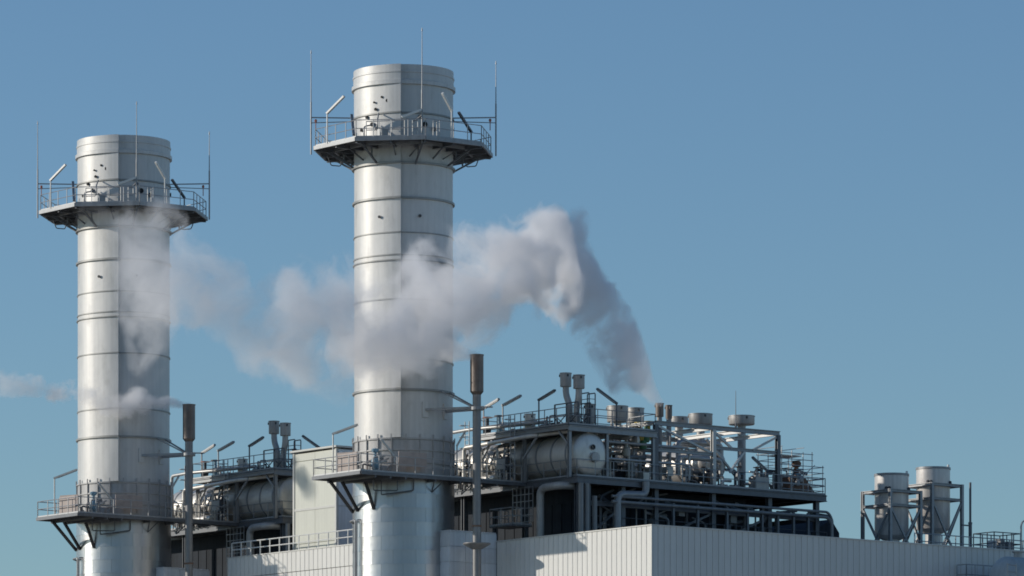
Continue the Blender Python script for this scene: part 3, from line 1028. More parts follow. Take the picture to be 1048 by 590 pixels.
    for v in (-8.8, -1.5):
        th.part('beam', MB().ibeam((u0 - 2.5, v, zf), (u2 + .15, v, zf), .22, .3), 'galv')
        th.part('beam', MB().ibeam((u1, v, 36.55), (u2, v, 36.55), .16, .22), 'galv')
        th.part('beam', MB().ibeam((u0 - 2.5, v, 36.1), (u1, v, 36.1), .16, .22), 'galv')
    for u in (u0 - 2.5, u1, (u1 + u2) / 2, u2):
        th.part('beam', MB().ibeam((u, -8.65, zf), (u, -1.65, zf), .2, .26), 'lightgalv')
    for a, b in (((u1, -8.8, zf - .2), (u1 + 1.6, -8.8, 36.6)), ((u2, -8.8, zf - .2), (u2 - 2.2, -8.8, 36.6)), ((u1 + 2.7, -1.5, zf - .3), (u2, -1.5, 35.2)),
                 ((u2 - 2.9, -8.8, 36.5), (u2 - 4.2, -8.8, 35.0)), ((u0 - 2.3, -8.8, zf - .2), (u1 - .2, -8.8, 36.2)), ((u2 - 3, -5, 37.6), (u2 + .3, -5, 34.6)),
                 ((u0 - 2.5, -1.5, zf - .2), (u1, -1.5, 36.1))):
        th.part('brace', MB().bar(a, b, .14, .14), 'lightgalv')
    # side deck clutter right of the second drum
    for k in range(55):
        u = rng.uniform(19.5, 27.5)
        v = rng.uniform(-8.8, -2.0)
        z1 = rng.uniform(34.3, 35.7)
        r = rng.choice((.05, .07, .1))
        mb = MB().pipe([(u, v, zz), (u, v, z1), (u + rng.uniform(-1.2, 1.2), v, z1)], r, .2, 8)
        th.part('pipe', mb, rng.choice(('insul', 'lightgalv', 'galv', 'dark', 'frame')))
    for k in range(8):
        valve(th, (rng.uniform(20, 27), -8.6, rng.uniform(34.3, 35.0)), rng.uniform(.8, 1.2), rng.choice(('galv', 'dark')), rng.choice(('dark', 'rust', 'bluev')))
    u, z = iv(776, 488, -8.7)
    th.part('junction_box', MB().box((u - .5, -9.0, zz), (u + .7, -8.3, zz + .9)), 'can')
    # hanging pipes and boxes in the dark storey
    for k in range(22):
        u = rng.uniform(9.5, 26)
        v = rng.uniform(-8.9, -7.9)
        r = rng.choice((.06, .09, .13))
        z1 = rng.uniform(31.5, 33.0)
        mb = MB().pipe([(u, v, 29.5), (u, v, z1), (u + rng.uniform(.5, 2.0) * rng.choice((-1, 1)), v, z1 + rng.uniform(0.1, .6))], r, .3, 8)
        th.part('pipe', mb, rng.choice(('vent', 'frame', 'galv')))
    for px, py in ((696, 524), (749, 531), (704, 499)):
        u, z = iv(px, py, -8.6)
        th.part('junction_box', MB().box((u - .25, -8.8, z - .3), (u + .25, -8.5, z + .3)), 'vent')
    return th


def make_train(o, near):
    side = 'near' if near else 'left'
    st, at = make_stack(o, 'nearer and taller steel exhaust stack left of the middle, steam drifting across it' if near else 'steel exhaust stack at the far left with two railed platforms')
    make_vent(o, at, 'slim vent pipe with brown silencer steaming right of the middle stack' if near else 'slim vent pipe with brown silencer steaming right of the leftmost stack')
    make_boiler(o, near)
    zl, zt = 33.94, 37.28
    # first drum
    u, z = iv(606, 465, -9.0)
    drum(o, 'large insulated drum with round end under the near upper deck' if near else 'large insulated drum under the upper deck behind the left vent pipe', u, z, 1.40, -8.75, 5.0, 0.28, straps=9, deck=zl)
    B = 'near' if near else 'far left'
    # clad box beside the stack
    vf = -4.2
    u0, zb = iv(460, 543.5, vf)
    u1, _ = iv(508, 543.5, vf)
    th = Thing('duct_box', 'blue-grey panelled box at the foot of the %s vent pipe' % ('middle' if near else 'leftmost'), 'duct', ((u0 + u1) / 2, -2.6, 0), o, 'clad boxes beside the stacks')
    th.part('shell', MB().box((u0 + .05, vf + .05, 0), (u1 - .05, -1.0, zb - .03)), 'duct')
    w = (u1 - u0) / 3
    me = MB().box((.012, -.03, .012), (w - .012, .05, .97)).mesh('panel', M['duct'])
    for r in range(4):
        for k in range(3):
            th.copy_part('panel', me, (u0 + k * w, vf, zb - .98 * (r + 1)))
    d = 1.6
    me = MB().box((-.03, .012, .012), (.05, d - .012, .97)).mesh('panel', M['duct'])
    for r in range(4):
        for k in range(2):
            th.copy_part('panel', me, (u0, vf + .05 + k * d, zb - .98 * (r + 1)))
    th.part('cap', MB().box((u0 - .06, vf - .08, zb), (u1 - .1, -.95, zb + .06)), 'duct')

    # silencer on the front of the upper deck
    v, z1 = iu(542.5, 424, 7.6)
    silencer(o, 'short white can silencer on the %s upper deck left of the twin curved vents' % B, 7.6, v, zt, zt + .25, z1, .36, .3, 'insul')
    # twin curved vents in a lattice
    for k, (px, pt, pb, foot, nm) in enumerate(((579, 382, 397, 583, 'left'), (592.5, 384, 399, 590, 'right'))):
        v, ztop = iu(px, pt, 8.0)
        vf, _ = iu(foot, 430, 8.0)
        zbt = iu(px, pb, 8.0)[1]
        silencer(o, '%s can of the tall curved twin vents on the %s upper deck' % (nm, B), 8.0, v, zt, zbt + .08, ztop, .37, .21, 'can',
                 neck=[(8.0, vf, zt), (8.0, vf, zbt - 1.15), (8.0, v + (vf - v) * .1, zbt - .5)], group='curved twin vents')
    va, _ = iu(574, 430, 8.0)
    vb, _ = iu(598, 430, 8.0)
    zc = iu(590, 413, 8.0)[1]
    th = Thing('vent_cage', 'lattice steel cage round the feet of the %s twin vents' % B, 'frame', (8.0, (va + vb) / 2, zt), o, 'cages round the twin vents')
    mb = MB()
    for u in (7.5, 8.5):
        for v in (va, (va + vb) / 2, vb):
            th.part('upright', MB().bar((u, v, zt), (u, v, zc), .08), 'frame')
        mb.bar((u, va, zc), (u, vb, zc), .07).bar((u, va, zc - .7), (u, vb, zc - .7), .05)
        for a, b in ((va, (va + vb) / 2), ((va + vb) / 2, vb)):
            mb.bar((u, a, zt), (u, b, zc - .7), .05).bar((u, b, zt), (u, a, zc - .7), .05)
    th.part('lattice', mb, 'frame')
    v, _ = iu(603, 420, 8.6)
    z5 = iu(603, 402, 8.6)[1]
    th.part('ladder_hoop', MB().pipe([(8.6, v, zt), (8.6, v, z5), (8.6, v + .8, z5), (8.6, v + .8, zt)], .04, .1, 6).pipe([(9.1, v, zt), (9.1, v, z5), (9.1, v + .8, z5), (9.1, v + .8, zt)], .04, .1, 6)
            .bar((8.6, v, z5 - .4), (9.1, v, z5 - .4), .04).bar((8.6, v + .8, z5 - .4), (8.6, v, z5 - .4), .04), 'frame')
    # light poles along the front
    for k, (fx, fy, tx, ty, ex, ey, txt) in enumerate(((495, 445, 495, 418, 510.5, 408.5, 'beside the vent pipe'), (514.6, 442, 514.6, 415, 533, 405, 'second from the vent pipe'),
                                                    (551.5, 440, 551.5, 409.5, 568, 399.5, 'just left of the curved twin vents'))):
        v, z1 = iu(tx, ty, 6.9)
        v2, z2 = iu(ex, ey, 6.9)
        light_pole(o, 'tube light on the %s upper deck %s' % (B, txt), (6.9, v, zt), (6.9, v, z1), (6.9, v2, z2), 'galv' if k < 2 else 'frame')
    # right-leaning-left light pole on the side
    u, z1 = iv(631, 413, -8.6)
    u2, z2 = iv(611, 398, -8.6)
    light_pole(o, 'tube light leaning left ' + ('over the two wide cans' if near else 'above the pale green tower'), (u, -8.6, zt), (u, -8.6, z1), (u2, -8.6, z2))
    # small can behind the cage
    u, z1 = iv(604, 414, -7.0)
    silencer(o, 'small upright can right behind the %s twin vents' % B, u, -7.0, zt, zt + .45, z1, .36, .24, 'can')
    if not near:
        return
    # two wide cans
    for px, pt, pb, v, txt in ((632, 416, 432, -3.0, 'left one of the two wide cans standing on the near deck'), (650.5, 418, 433, -2.6, 'right one of the two wide cans standing on the near deck')):
        u, z1 = iv(px, pt, v)
        zb = iv(px, pb, v)[1]
        silencer(o, txt, u, v, zl, zb, z1, .70 if px < 640 else .57, .26, 'can')
    # thin vent silencers on tall pipes, the left one steams
    for px, pt, pb, v, r, txt in ((675, 413, 428, -7.0, .27, 'thin grey silencer on a tall pipe giving off grey steam'), (684.5, 415, 430, -5.5, .22, 'thinnest dark silencer pipe beside the steaming one')):
        u, z1 = iv(px, pt, v)
        zb = iv(px, pb, v)[1]
        silencer(o, txt, u, v, zl, zb + .1, z1, r, .17, 'brownish' if px < 680 else 'brownish')
    # wide cans over the second drum
    for px, pt, pb, v, r, mat, txt in ((695, 427, 438, -1.0, .62, 'can', 'low wide can half hidden behind the steaming pipe'),
                                       (717, 424, 437, -3.2, .80, 'can', 'bright wide can above the second drum'),
                                       (759, 426, 437, -3.8, .88, 'can', 'wide rust-tinged can beside the thin lightning rod')):
        u, z1 = iv(px, pt, v)
        zb = iv(px, pb, v)[1]
        silencer(o, txt, u, v, zl if px != 717 else 36.8, zb + .15, z1, r, .28, mat)
    # second and third drums
    u, z = iv(733, 475, -4.6)
    drum(o, 'sunlit cream drum with flanged end under the side frame', u, z, 1.2, -4.0, 4.5, .75, straps=6, deck=zl)
    u, z = iv(653, 484, -3.2)
    drum(o, 'small low sunlit drum between the two big drums', u, z, .62, -3.2, 3.5, .25, straps=7, deck=zl)
    # lightning rod
    u, z0 = iv(753, 436, -7.5)
    z1 = iv(753, 400, -7.5)[1]
    th = Thing('lightning_rod', 'thin lightning rod standing by the rust-tinged can', 'rod', (u, -7.5, 38.0), o)
    th.part('rod', MB().tube((u, -7.5, 37.9), (u, -7.5, z1), .035, .015, n=6), 'frame')
    th.part('socket', MB().tube((u, -7.5, 37.85), (u, -7.5, 38.3), .08, n=8), 'frame')
    # dark lamp by the right deck
    u, z1 = iv(784, 481, -8.9)
    u2, z2 = iv(770, 468, -8.9)
    light_pole(o, 'dark tube light tilted left beside the scaffold', (u, -8.9, zl), (u, -8.9, z1), (u2, -8.9, z2))
    # scaffold
    ua, _ = iv(800, 480, -8.7)
    ub, _ = iv(842, 480, -8.7)
    tops = [iv(800, 458, -8.7)[1], iv(808, 461, -8.7)[1], iv(821, 463, -8.7)[1], iv(830, 463, -8.7)[1], iv(842, 477, -8.7)[1]]
    th = Thing('scaffold', 'thin tube scaffold stepped down at the right end of the boiler', 'scaffold', ((ua + ub) / 2, -7.5, zl), o)
    xs = [ua, ua + .9, ua + 1.9, ua + 2.7, ub]
    for v in (-8.7, -6.3):
        for x, zt_ in zip(xs, tops):
            th.part('upright', MB().tube((x, v, zl), (x, v, zt_), .03, n=6), 'lightgalv')
    for k in range(8):
        z = zl + .3 + k * .4
        last = 4 if z < tops[4] - .1 else 3
        mb = MB()
        for v in (-8.7, -6.3):
            if z < tops[0]:
                mb.tube((xs[0] - .2, v, z), (xs[last] + .1, v, z), .028, n=6)
        for x in xs[:last + 1:2]:
            mb.tube((x, -8.8, z), (x, -6.2, z), .025, n=6)
        th.part('ledger', mb, 'lightgalv')
    th.part('brace', MB().tube((xs[1], -8.75, zl + .5), (xs[3] + .2, -8.75, zl + 2.0), .028, n=6), 'lightgalv')
    th.part('board', MB().box((xs[0], -8.5, tops[1] - .35), (xs[2], -7.2, tops[1] - .28)), 'trim')
    # rusty valve tree and hood
    u, z0 = iv(815, 498, -8.0)
    z1 = iv(815, 476, -8.0)[1]
    th = Thing('safety_valve', 'rusty safety valve column inside the scaffold', 'valve', (u, -8.0, zl), o)
    th.part('stem', MB().lathe((u, -8, 0), [(.2, zl), (.2, z0), (.13, z0 + .2), (.13, z1 - .5), (.2, z1 - .45), (.2, z1 - .25), (.12, z1 - .2)], 12), 'rust')
    th.part('bonnet', MB().lathe((u, -8, 0), [(.12, z1 - .2), (.3, z1 - .1), (.34, z1 + .1), (.25, z1 + .25), (0, z1 + .28)], 14), 'rust')
    u0, z0 = iv(806, 500, -8.3)
    u1, _ = iv(834, 503, -8.3)
    zh = iv(818, 489, -8.3)[1]
    th = Thing('rusty_hood', 'low rusty sloping hood at the foot of the scaffold', 'hood', ((u0 + u1) / 2, -7.6, zl), o)
    mb = MB()
    um = (u0 + u1) / 2
    ring0 = [(u0, -8.5, zl), (u1, -8.5, zl), (u1, -6.6, zl), (u0, -6.6, zl)]
    ring1 = [(u0 + .2, -8.3, zh), (um + .4, -8.3, zh), (um + .4, -6.8, zh), (u0 + .2, -6.8, zh)]
    mb.add(ring0 + ring1, [(0, 1, 5, 4), (1, 2, 6, 5), (2, 3, 7, 6), (3, 0, 4, 7), (4, 5, 6, 7)])
    th.part('cover', mb, 'rust')
    th.part('flange', MB().tube((u0 + .6, -7.5, zh - .05), (u0 + .6, -7.5, zh + .2), .35, n=14), 'lightgalv')


make_train(NEAR, True)
make_train(FAR, False)


# ------------------------------------------------------------------ ribbed hall
def sheet_mesh(name, w, h, axis, mat):
    """a wall sheet 'w' wide with two flats and recessed joints; outer face at 0 towards -axis normal"""
    prof = []
    g, dp, t = .05, .055, .09
    for k in range(2):
        x0, x1 = k * w / 2, (k + 1) * w / 2
        prof += [(x0 + .012, dp), (x0 + g, 0), (x1 - .012, 0), (x1 - .006, dp)]
    vs, fs = [], []
    n = len(prof)
    for z in (0, h):
        for x, y in prof:
            vs.append((y, x, z) if axis == 'u' else (x, y, z))
        for x, y in ((prof[-1][0], t), (prof[0][0], t)):
            vs.append((y, x, z) if axis == 'u' else (x, y, z))
    m = n + 2
    for i in range(m):
        fs.append((i, (i + 1) % m, m + (i + 1) % m, m + i))
    fs += [tuple(range(m))[::-1], tuple(range(m, 2 * m))]
    return MB().add(vs, fs).mesh(name, M[mat], smooth=False)


UB, VB, ZW = 4.31, -20.0, 29.86
vl, _ = iu(508.5, 556, UB)
th = Thing('turbine_hall', 'long ribbed sheet hall in the foreground with a sunlit end and shaded side', 'building', (UB, VB, 0), NEAR)
UL = 50.0
th.part('core', MB().box((UB + .12, VB + .12, 0), (UL, -9.9, ZW - .45)), 'roof')
th.part('rear_roof', MB().box((30.4, -9.9, 0), (UL, -4.0, ZW - .452)), 'roof')
endw = vl - VB
th.part('end_core', MB().box((UB + .12, VB + .121, 0), (UB + 2.0, vl - .05, ZW - .46)), 'roof')
n = 16
w = endw / n
me = sheet_mesh('wall_sheet', w, ZW, 'u', 'wall')
for k in range(n):
    th.copy_part('wall_sheet', me, (UB, VB + k * w, 0))
n = 46
w = (UL - UB) / n
me = sheet_mesh('wall_sheet', w, ZW, 'v', 'shadewall')
for k in range(n):
    th.copy_part('wall_sheet', me, (UB + k * w, VB, 0))
th.part('corner_trim', MB().box((UB - .03, VB - .03, 0), (UB + .14, VB - .002, ZW)).box((UB - .03, VB - .001, 0), (UB - .002, VB + .14, ZW)), 'trim')
th.part('parapet_cap', MB().box((UB - .06, VB - .06, ZW), (UB + .35, vl, ZW + .07)), 'trim')
th.part('parapet_cap', MB().box((UB + .352, VB - .06, ZW), (UL, VB + .35, ZW + .068)), 'shadewall')

# ------------------------------------------------------------------ the wall between the two stacks
vr, z1 = iu(358, 557.8, UB)
vl2, z2 = iu(233.5, 572.3, UB)
ZF = (z1 + z2) / 2
va = vr - 4
th = Thing('ribbed_annex', 'pale ribbed annex wall between the two stacks with a white roof railing', 'building', (UB, vl2, 0), NEAR)
n = 18
w = (vl2 - va) / n
me1 = sheet_mesh('wall_sheet', w, ZF - 1.42, 'u', 'wall')
me2 = sheet_mesh('wall_sheet', w, 1.38, 'u', 'wall')
for k in range(n):
    th.copy_part('wall_sheet', me1, (UB, va + k * w, 0))
    th.copy_part('wall_sheet', me2, (UB - .03, va + k * w, ZF - 1.38))
th.part('core', MB().box((UB + .12, va, 0), (UB + 9, vl2 - .05, ZF - .3)), 'roof')
th.part('parapet_cap', MB().box((UB - .08, va, ZF), (UB + .3, vl2 + .05, ZF + .07)), 'trim')
th.part('corner_trim', MB().box((UB - .05, vl2, 0), (UB + .15, vl2 + .04, ZF)), 'trim')
th.part('roof_railing', MB().rail([(UB + .25, vl2 - .1, ZF + .07), (UB + .25, va, ZF + .07)], 1.0, 1.15, .045, False), 'white')

# ------------------------------------------------------------------ pale tower on the annex
UT = 6.0
v1_, zt1 = iu(300.5, 463.5, UT)
v0_, zt0 = iu(345, 458.5, UT)
ZTW = (zt1 + zt0) / 2
th = Thing('stair_tower', 'pale green panelled tower standing on the annex roof between the stacks', 'tower', (UT, v0_, ZF - .3), NEAR)
UD = 10.5
th.part('core', MB().box((UT + .1, v0_ + .1, ZF - .3), (UD, v1_ - .1, ZTW - .1)), 'green')
wv = (v1_ - v0_ - .36) / 2
zb = ZF - .3
hs = [(ZTW - .62, ZTW - .12), (zb + 3.35, ZTW - .66), (zb + 1.0, zb + 3.3), (zb, zb + .96)]
for a, b in hs:
    me = MB().box((-.02, .015, 0), (.08, wv - .015, b - a)).mesh('panel', M['green'])
    for k in range(2):
        th.copy_part('panel', me, (UT, v0_ + .18 + k * wv, a))
for v in (v0_, v1_ - .18):
    th.part('corner_post', MB().box((UT - .08, v, zb), (UT + .12, v + .18, ZTW - .05)), 'towerframe')
th.part('mid_rail', MB().box((UT - .06, v0_ + .19, zb + 3.24), (UT + .03, v1_ - .19, zb + 3.4)), 'towerframe')
th.part('roof_cap', MB().box((UT - .25, v0_ - .2, ZTW), (UD + .1, v1_ + .1, ZTW + .12)), 'towerframe')
for k in range(3):
    for a, b in ((zb, zb + 3.3), (zb + 3.35, ZTW - .1)):
        th.part('side_panel', MB().box((UT + .15 + k * 1.4, v0_ + .03, a), (UT + 1.5 + k * 1.4, v0_ + .09, b)), 'duct')

# ------------------------------------------------------------------ silos on the hall roof
VS = -9.5
for px, ptop, lab in ((912.5, 486, 'left grey silo with blotchy shadowed belly in a braced steel frame'), (955, 479.5, 'right grey silo, slightly higher, in a braced steel frame')):
    u, zt = iv(px, ptop, VS)
    zbt = iv(px, ptop + 63, VS)[1]
    zfr = iv(px, ptop + 18.5, VS)[1]
    zr2 = iv(px, ptop + 33, VS)[1]
    z0 = ZW - .44
    r = 1.15
    th = Thing('silo', lab, 'silo', (u, VS, z0), NEAR, 'silos on the hall roof')
    th.part('shell', MB().lathe((u, VS, 0), [(r - .5, zbt - .25), (r - .02, zbt), (r, zbt + .03), (r, zt), (r - .04, zt), (r - .06, zt - .25), (0, zt - .12)], 48), 'silo')
    for z in (zfr, zr2):
        th.part('band', MB().lathe((u, VS, 0), [(r, z - .09), (r + .05, z - .09), (r + .05, z + .06), (r, z + .06)], 48), 'galv')
    th.part('rim', MB().lathe((u, VS, 0), [(r, zt - .12), (r + .04, zt - .12), (r + .04, zt + .03), (r - .03, zt + .03)], 48), 'galv')
    th.part('outlet', MB().tube((u, VS, z0), (u, VS, zbt), .55, n=20), 'silo')
    s = 1.38
    cs = [(-s, -s), (s, -s), (s, s), (-s, s)]
    for a, b in cs:
        th.part('leg', MB().ibeam((u + a, VS + b, z0), (u + a, VS + b, zfr + .1), .2, .2), 'galv')
    for k in range(4):
        (a, b), (c, d) = cs[k], cs[(k + 1) % 4]
        th.part('frame_beam', MB().ibeam((u + a, VS + b, zfr), (u + c, VS + d, zfr), .16, .18), 'galv')
        th.part('frame_beam', MB().ibeam((u + a, VS + b, zr2), (u + c, VS + d, zr2), .14, .16), 'galv')
        zm = (z0 + zr2) / 2 - .2
        m0, m1 = Vector((u + (a + c) / 2, VS + (b + d) / 2, zm)), None
        for (e, f_, z) in ((a, b, zr2 - .1), (c, d, zr2 - .1), (a, b, z0), (c, d, z0)):
            th.part('brace', MB().bar((u + e, VS + f_, z), m0, .12, .12), 'galv')
    for g in (-150, -140, -60):
        p = Vector((u + (r + .05) * math.cos(R(g)), VS + (r + .05) * math.sin(R(g)), zfr + .2))
        th.part('lug', MB().lathe(p, [(.13, -.14), (.1, .1), (0, .14)], 8), 'dark')
    p = Vector((u + r * math.cos(R(-70)), VS + r * math.sin(R(-70)), zt))
    th.part('top_light', MB().tube(p, p + Vector((0, 0, .18)), .08, n=8), 'white')

# post next to the right silo
u, z1 = iv(993, 494, -14.0)
z0 = ZW - .44
zm = iv(993, 536, -14.0)[1]
th = Thing('roof_mast', 'slim stepped mast just right of the silos', 'mast', (u, -14.0, z0), NEAR)
th.part('lower_tube', MB().tube((u, -14, z0), (u, -14, zm), .12, n=10), 'frame')
th.part('upper_tube', MB().tube((u, -14, zm), (u, -14, z1), .08, n=10).tube((u, -14, zm - .05), (u, -14, zm + .08), .14, n=10), 'frame')
th.part('side_arm', MB().bar((u, -14, zm - .15), (u - .75, -14, zm - .15), .09), 'frame')

# roof railing and instrument cage behind the wall
u0, _ = iv(936, 556, -17.0)
u1, _ = iv(1012, 556, -17.0)
th = Thing('roof_railing', 'grey handrail along the hall roof edge right of the silos', 'railing', (u0, -17.0, z0), NEAR)
th.part('handrail', MB().rail([(u0, -17, z0 + .45), (UL - 1, -17, z0 + .45)], 1.05, 1.2, .04, False), 'rail')
th.part('foot_beam', MB().box((u0, -17.1, z0), (UL - 1, -16.9, z0 + .45)), 'frame')
ua, _ = iv(1010, 556, -16.0)
ub, zc = iv(1037, 548, -16.0)
th = Thing('instrument_cage', 'small railed cage of pale boxes on the hall roof at right', 'cage', (ua, -16.0, z0), NEAR)
th.part('floor', MB().box((ua, -17.4 + .6, z0), (ub, -14.6, z0 + .5)), 'frame')
th.part('guard_rail', MB().rail([(ua, -16.7, z0 + .5), (ub, -16.7, z0 + .5), (ub, -14.7, z0 + .5), (ua, -14.7, z0 + .5), (ua, -16.7, z0 + .5)], 1.5, .7, .04, False), 'frame')
for k in range(3):
    x = ua + .3 + k * .75
    th.part('cabinet', MB().box((x, -16.2, z0 + .5), (x + .42, -15.7, z0 + 1.5 + .15 * (k % 2))), 'can' if k else 'white')

# tanks in front of the hall, lower right corner
ut, ztk = iv(1019, 569, -24.5)
for k, (du, lab) in enumerate(((0, 'blue-grey horizontal tank cut by the lower right corner'), (3.1, 'second blue-grey tank at the right edge behind its ladder'))):
    r = 1.5
    v = -24.5
    u = ut + 1.0 + du
    zc = ztk - r - (0 if k == 0 else -.05)
    th = Thing('storage_tank', lab, 'tank', (u, v, 0), NEAR, 'tanks beside the hall')
    L = 2.6 if k == 0 else 7
    pr = [(r * math.sin(t * math.pi / 16), -.75 * math.cos(t * math.pi / 16)) for t in range(9)] + [(r, L)] + [(r * math.cos(t * math.pi / 16), L + .75 * math.sin(t * math.pi / 16)) for t in range(1, 9)]
    th.part('shell', MB().lathe((u, v, zc), pr, 40, axis='x'), 'tank')
    for q in (.5, L - .5):
        th.part('support', MB().box((u + q - .2, v - 1.1, 0), (u + q + .2, v + 1.1, zc - .9)), 'frame')
    th.part('nozzle', MB().tube((u + 1.0, v, zc + r - .1), (u + 1.0, v, zc + r + .35), .28, n=12).tube((u + 1, v, zc + r + .3), (u + 1, v, zc + r + .38), .4, n=12), 'can')
# ladder in front of the tanks
ul, _ = iv(1031, 585, -26.4)
ur, zr = iv(1040, 577, -26.4)
th = Thing('access_ladder', 'pale ladder in front of the tank in the lower right corner', 'ladder', (ul, -26.4, 0), NEAR)
for x in (ul, ur):
    th.part('stile', MB().tube((x, -26.4, 0), (x, -26.4, zr), .05, n=6), 'lightgalv')
mb = MB()
for k in range(12):
    mb.tube((ul, -26.4, zr - .1 - k * .45), (ur, -26.4, zr - .1 - k * .45), .04, n=6)
th.part('rungs', mb, 'lightgalv')
# hooped pipe at right edge
up_, zp = iv(1045, 534, -18.0)
th = Thing('gooseneck_pipe', 'thin gooseneck pipe rising at the right edge of the picture', 'pipe', (up_, -18.0, z0), NEAR)
th.part('pipe', MB().pipe([(up_, -18, z0), (up_, -18, zp), (up_ + 1.0, -18, zp + .25), (up_ + 1.4, -18, zp - .3)], .06, .4, 8), 'can')
th.part('foot_plate', MB().tube((up_, -18, z0), (up_, -18, z0 + .06), .2, n=10), 'can')
# walkway rail below the roof edge
ua, za = iv(989, 577, -21.0)
ub, _ = iv(1018, 577, -21.0)
th = Thing('wall_walkway', 'railed walkway against the shaded hall wall at lower right', 'walkway', (ua, -20.6, za - 1.4), NEAR)
th.part('floor', MB().box((ua, -21.1, za - 1.5), (ub + 6, -20.02, za - 1.4)), 'frame')
th.part('handrail', MB().rail([(ua, -20.1, za - 1.4), (ua, -21, za - 1.4), (ub + 6, -21, za - 1.4)], 1.35, .8, .04, False), 'can')


# ------------------------------------------------------------------ steam
def plume(name, label, rows, noise_scale, density, seed, col=(0.985, 0.98, 0.985), thresh=0.55, amp=7.5):
    """rows: (photo column, top row, bottom row, distance, density). The plume is a closed hull in the world whose
    volume thins out from a centre line given as curves over x."""
    pts = []
    for px, top, bot, dist, den in rows:
        x = (px - CX) / F * dist
        zt, zb = CAM_Z + (HORIZON - top) / F * dist, CAM_Z + (HORIZON - bot) / F * dist
        pts.append((x, dist, (zt + zb) / 2, (zt - zb) / 2, den))
    pts.sort()
    x0, x1 = pts[0][0], pts[-1][0]
    ymin, ymax = min(p[1] for p in pts), max(p[1] for p in pts)
    zmin, zmax = min(p[2] for p in pts), max(p[2] for p in pts)
    hmax = max(p[3] for p in pts)
    slope = []
    for i, p in enumerate(pts):
        a, b = pts[max(0, i - 1)], pts[min(len(pts) - 1, i + 1)]
        s = (b[2] - a[2]) / (b[0] - a[0])
        slope.append(1 / math.sqrt(1 + s * s))
    n = 28
    vs, fs = [], []
    G = 1.4
    ring = [(x0 - .6 * G, *pts[0][1:3], .15, .15)] + [(p[0], p[1], p[2], p[3] * G, max(.3, p[3] * G * max(.55, sl))) for p, sl in zip(pts, slope)] + [(x1 + .12, *pts[-1][1:3], .1, .1)]
    for x, y, z, hz, hy in ring:
        for k in range(n):
            g = 2 * math.pi * k / n
            vs.append((x, y + hy * math.cos(g), z + hz * math.sin(g)))
    for i in range(len(ring) - 1):
        for k in range(n):
            fs.append((i * n + k, i * n + (k + 1) % n, (i + 1) * n + (k + 1) % n, (i + 1) * n + k))
    fs += [tuple(range(n)), tuple(range((len(ring) - 1) * n, len(ring) * n))[::-1]]
    me = bpy.data.meshes.new(name)
    me.from_pydata(vs, [], fs)
    bm = bmesh.new()
    bm.from_mesh(me)
    bmesh.ops.recalc_face_normals(bm, faces=bm.faces)
    bm.to_mesh(me)
    bm.free()
    m = bpy.data.materials.new(name)
    m.use_nodes = True
    nd, l = m.node_tree.nodes, m.node_tree.links
    nd.clear()
    out = nd.new('ShaderNodeOutputMaterial')
    vol = nd.new('ShaderNodeVolumePrincipled')
    vol.inputs['Color'].default_value = (*col, 1)
    vol.inputs['Anisotropy'].default_value = 0.1
    l.new(vol.outputs[0], out.inputs['Volume'])
    tc = nd.new('ShaderNodeTexCoord')
    sp = nd.new('ShaderNodeSeparateXYZ')

    def math_(op, a, b=None, clamp=False):
        q = nd.new('ShaderNodeMath')
        q.operation = op
        q.use_clamp = clamp
        for i, w in enumerate((a, b)):
            if w is None:
                continue
            if isinstance(w, (int, float)):
                q.inputs[i].default_value = w
            else:
                l.new(w, q.inputs[i])
        return q.outputs[0]

    # slow billow warps the position before the falloff is read
    wn_ = nd.new('ShaderNodeTexNoise')
    wn_.inputs['Scale'].default_value = noise_scale * .55
    wn_.inputs['Detail'].default_value = 3
    l.new(tc.outputs['Object'], wn_.inputs['Vector'])
    vm = nd.new('ShaderNodeVectorMath')
    vm.operation = 'SUBTRACT'
    l.new(wn_.outputs['Color'], vm.inputs[0])
    vm.inputs[1].default_value = (.5, .5, .5)
    vs_ = nd.new('ShaderNodeVectorMath')
    vs_.operation = 'MULTIPLY'
    l.new(vm.outputs[0], vs_.inputs[0])
    vs_.inputs[1].default_value = (hmax * .85, hmax * .25, hmax * .85)
    # the billow grows away from the mouth of the vent
    sp0 = nd.new('ShaderNodeSeparateXYZ')
    l.new(tc.outputs['Object'], sp0.inputs[0])
    grow = math_('MULTIPLY', math_('SUBTRACT', x1, sp0.outputs[0]), .22, True)
    sc_ = nd.new('ShaderNodeVectorMath')
    sc_.operation = 'SCALE'
    l.new(vs_.outputs[0], sc_.inputs[0])
    l.new(grow, sc_.inputs['Scale'])
    wp = nd.new('ShaderNodeVectorMath')
    wp.operation = 'ADD'
    l.new(tc.outputs['Object'], wp.inputs[0])
    l.new(sc_.outputs[0], wp.inputs[1])
    l.new(wp.outputs[0], sp.inputs[0])
    t = math_('DIVIDE', math_('SUBTRACT', sp.outputs[0], x0), x1 - x0, True)

    def curve(vals, lo, hi):
        fc = nd.new('ShaderNodeFloatCurve')
        c = fc.mapping.curves[0]
        ts = [(p[0] - x0) / (x1 - x0) for p in pts]
        while len(c.points) < len(ts):
            c.points.new(.5, .5)
        for q, (tt, v) in enumerate(zip(ts, vals)):
            c.points[q].location = (tt, (v - lo) / (hi - lo))
            c.points[q].handle_type = 'AUTO_CLAMPED'
        fc.mapping.update()
        l.new(t, fc.inputs['Value'])
        return math_('ADD', math_('MULTIPLY', fc.outputs[0], hi - lo), lo)

    cz = curve([p[2] for p in pts], zmin - .1, zmax + .1)
    cyv = curve([p[1] for p in pts], ymin - .1, ymax + .1)
    hz = curve([p[3] for p in pts], 0, hmax)
    hk = curve([max(.55, s_) for s_ in slope], 0, 1)
    den = curve([p[4] for p in pts], 0, 1)
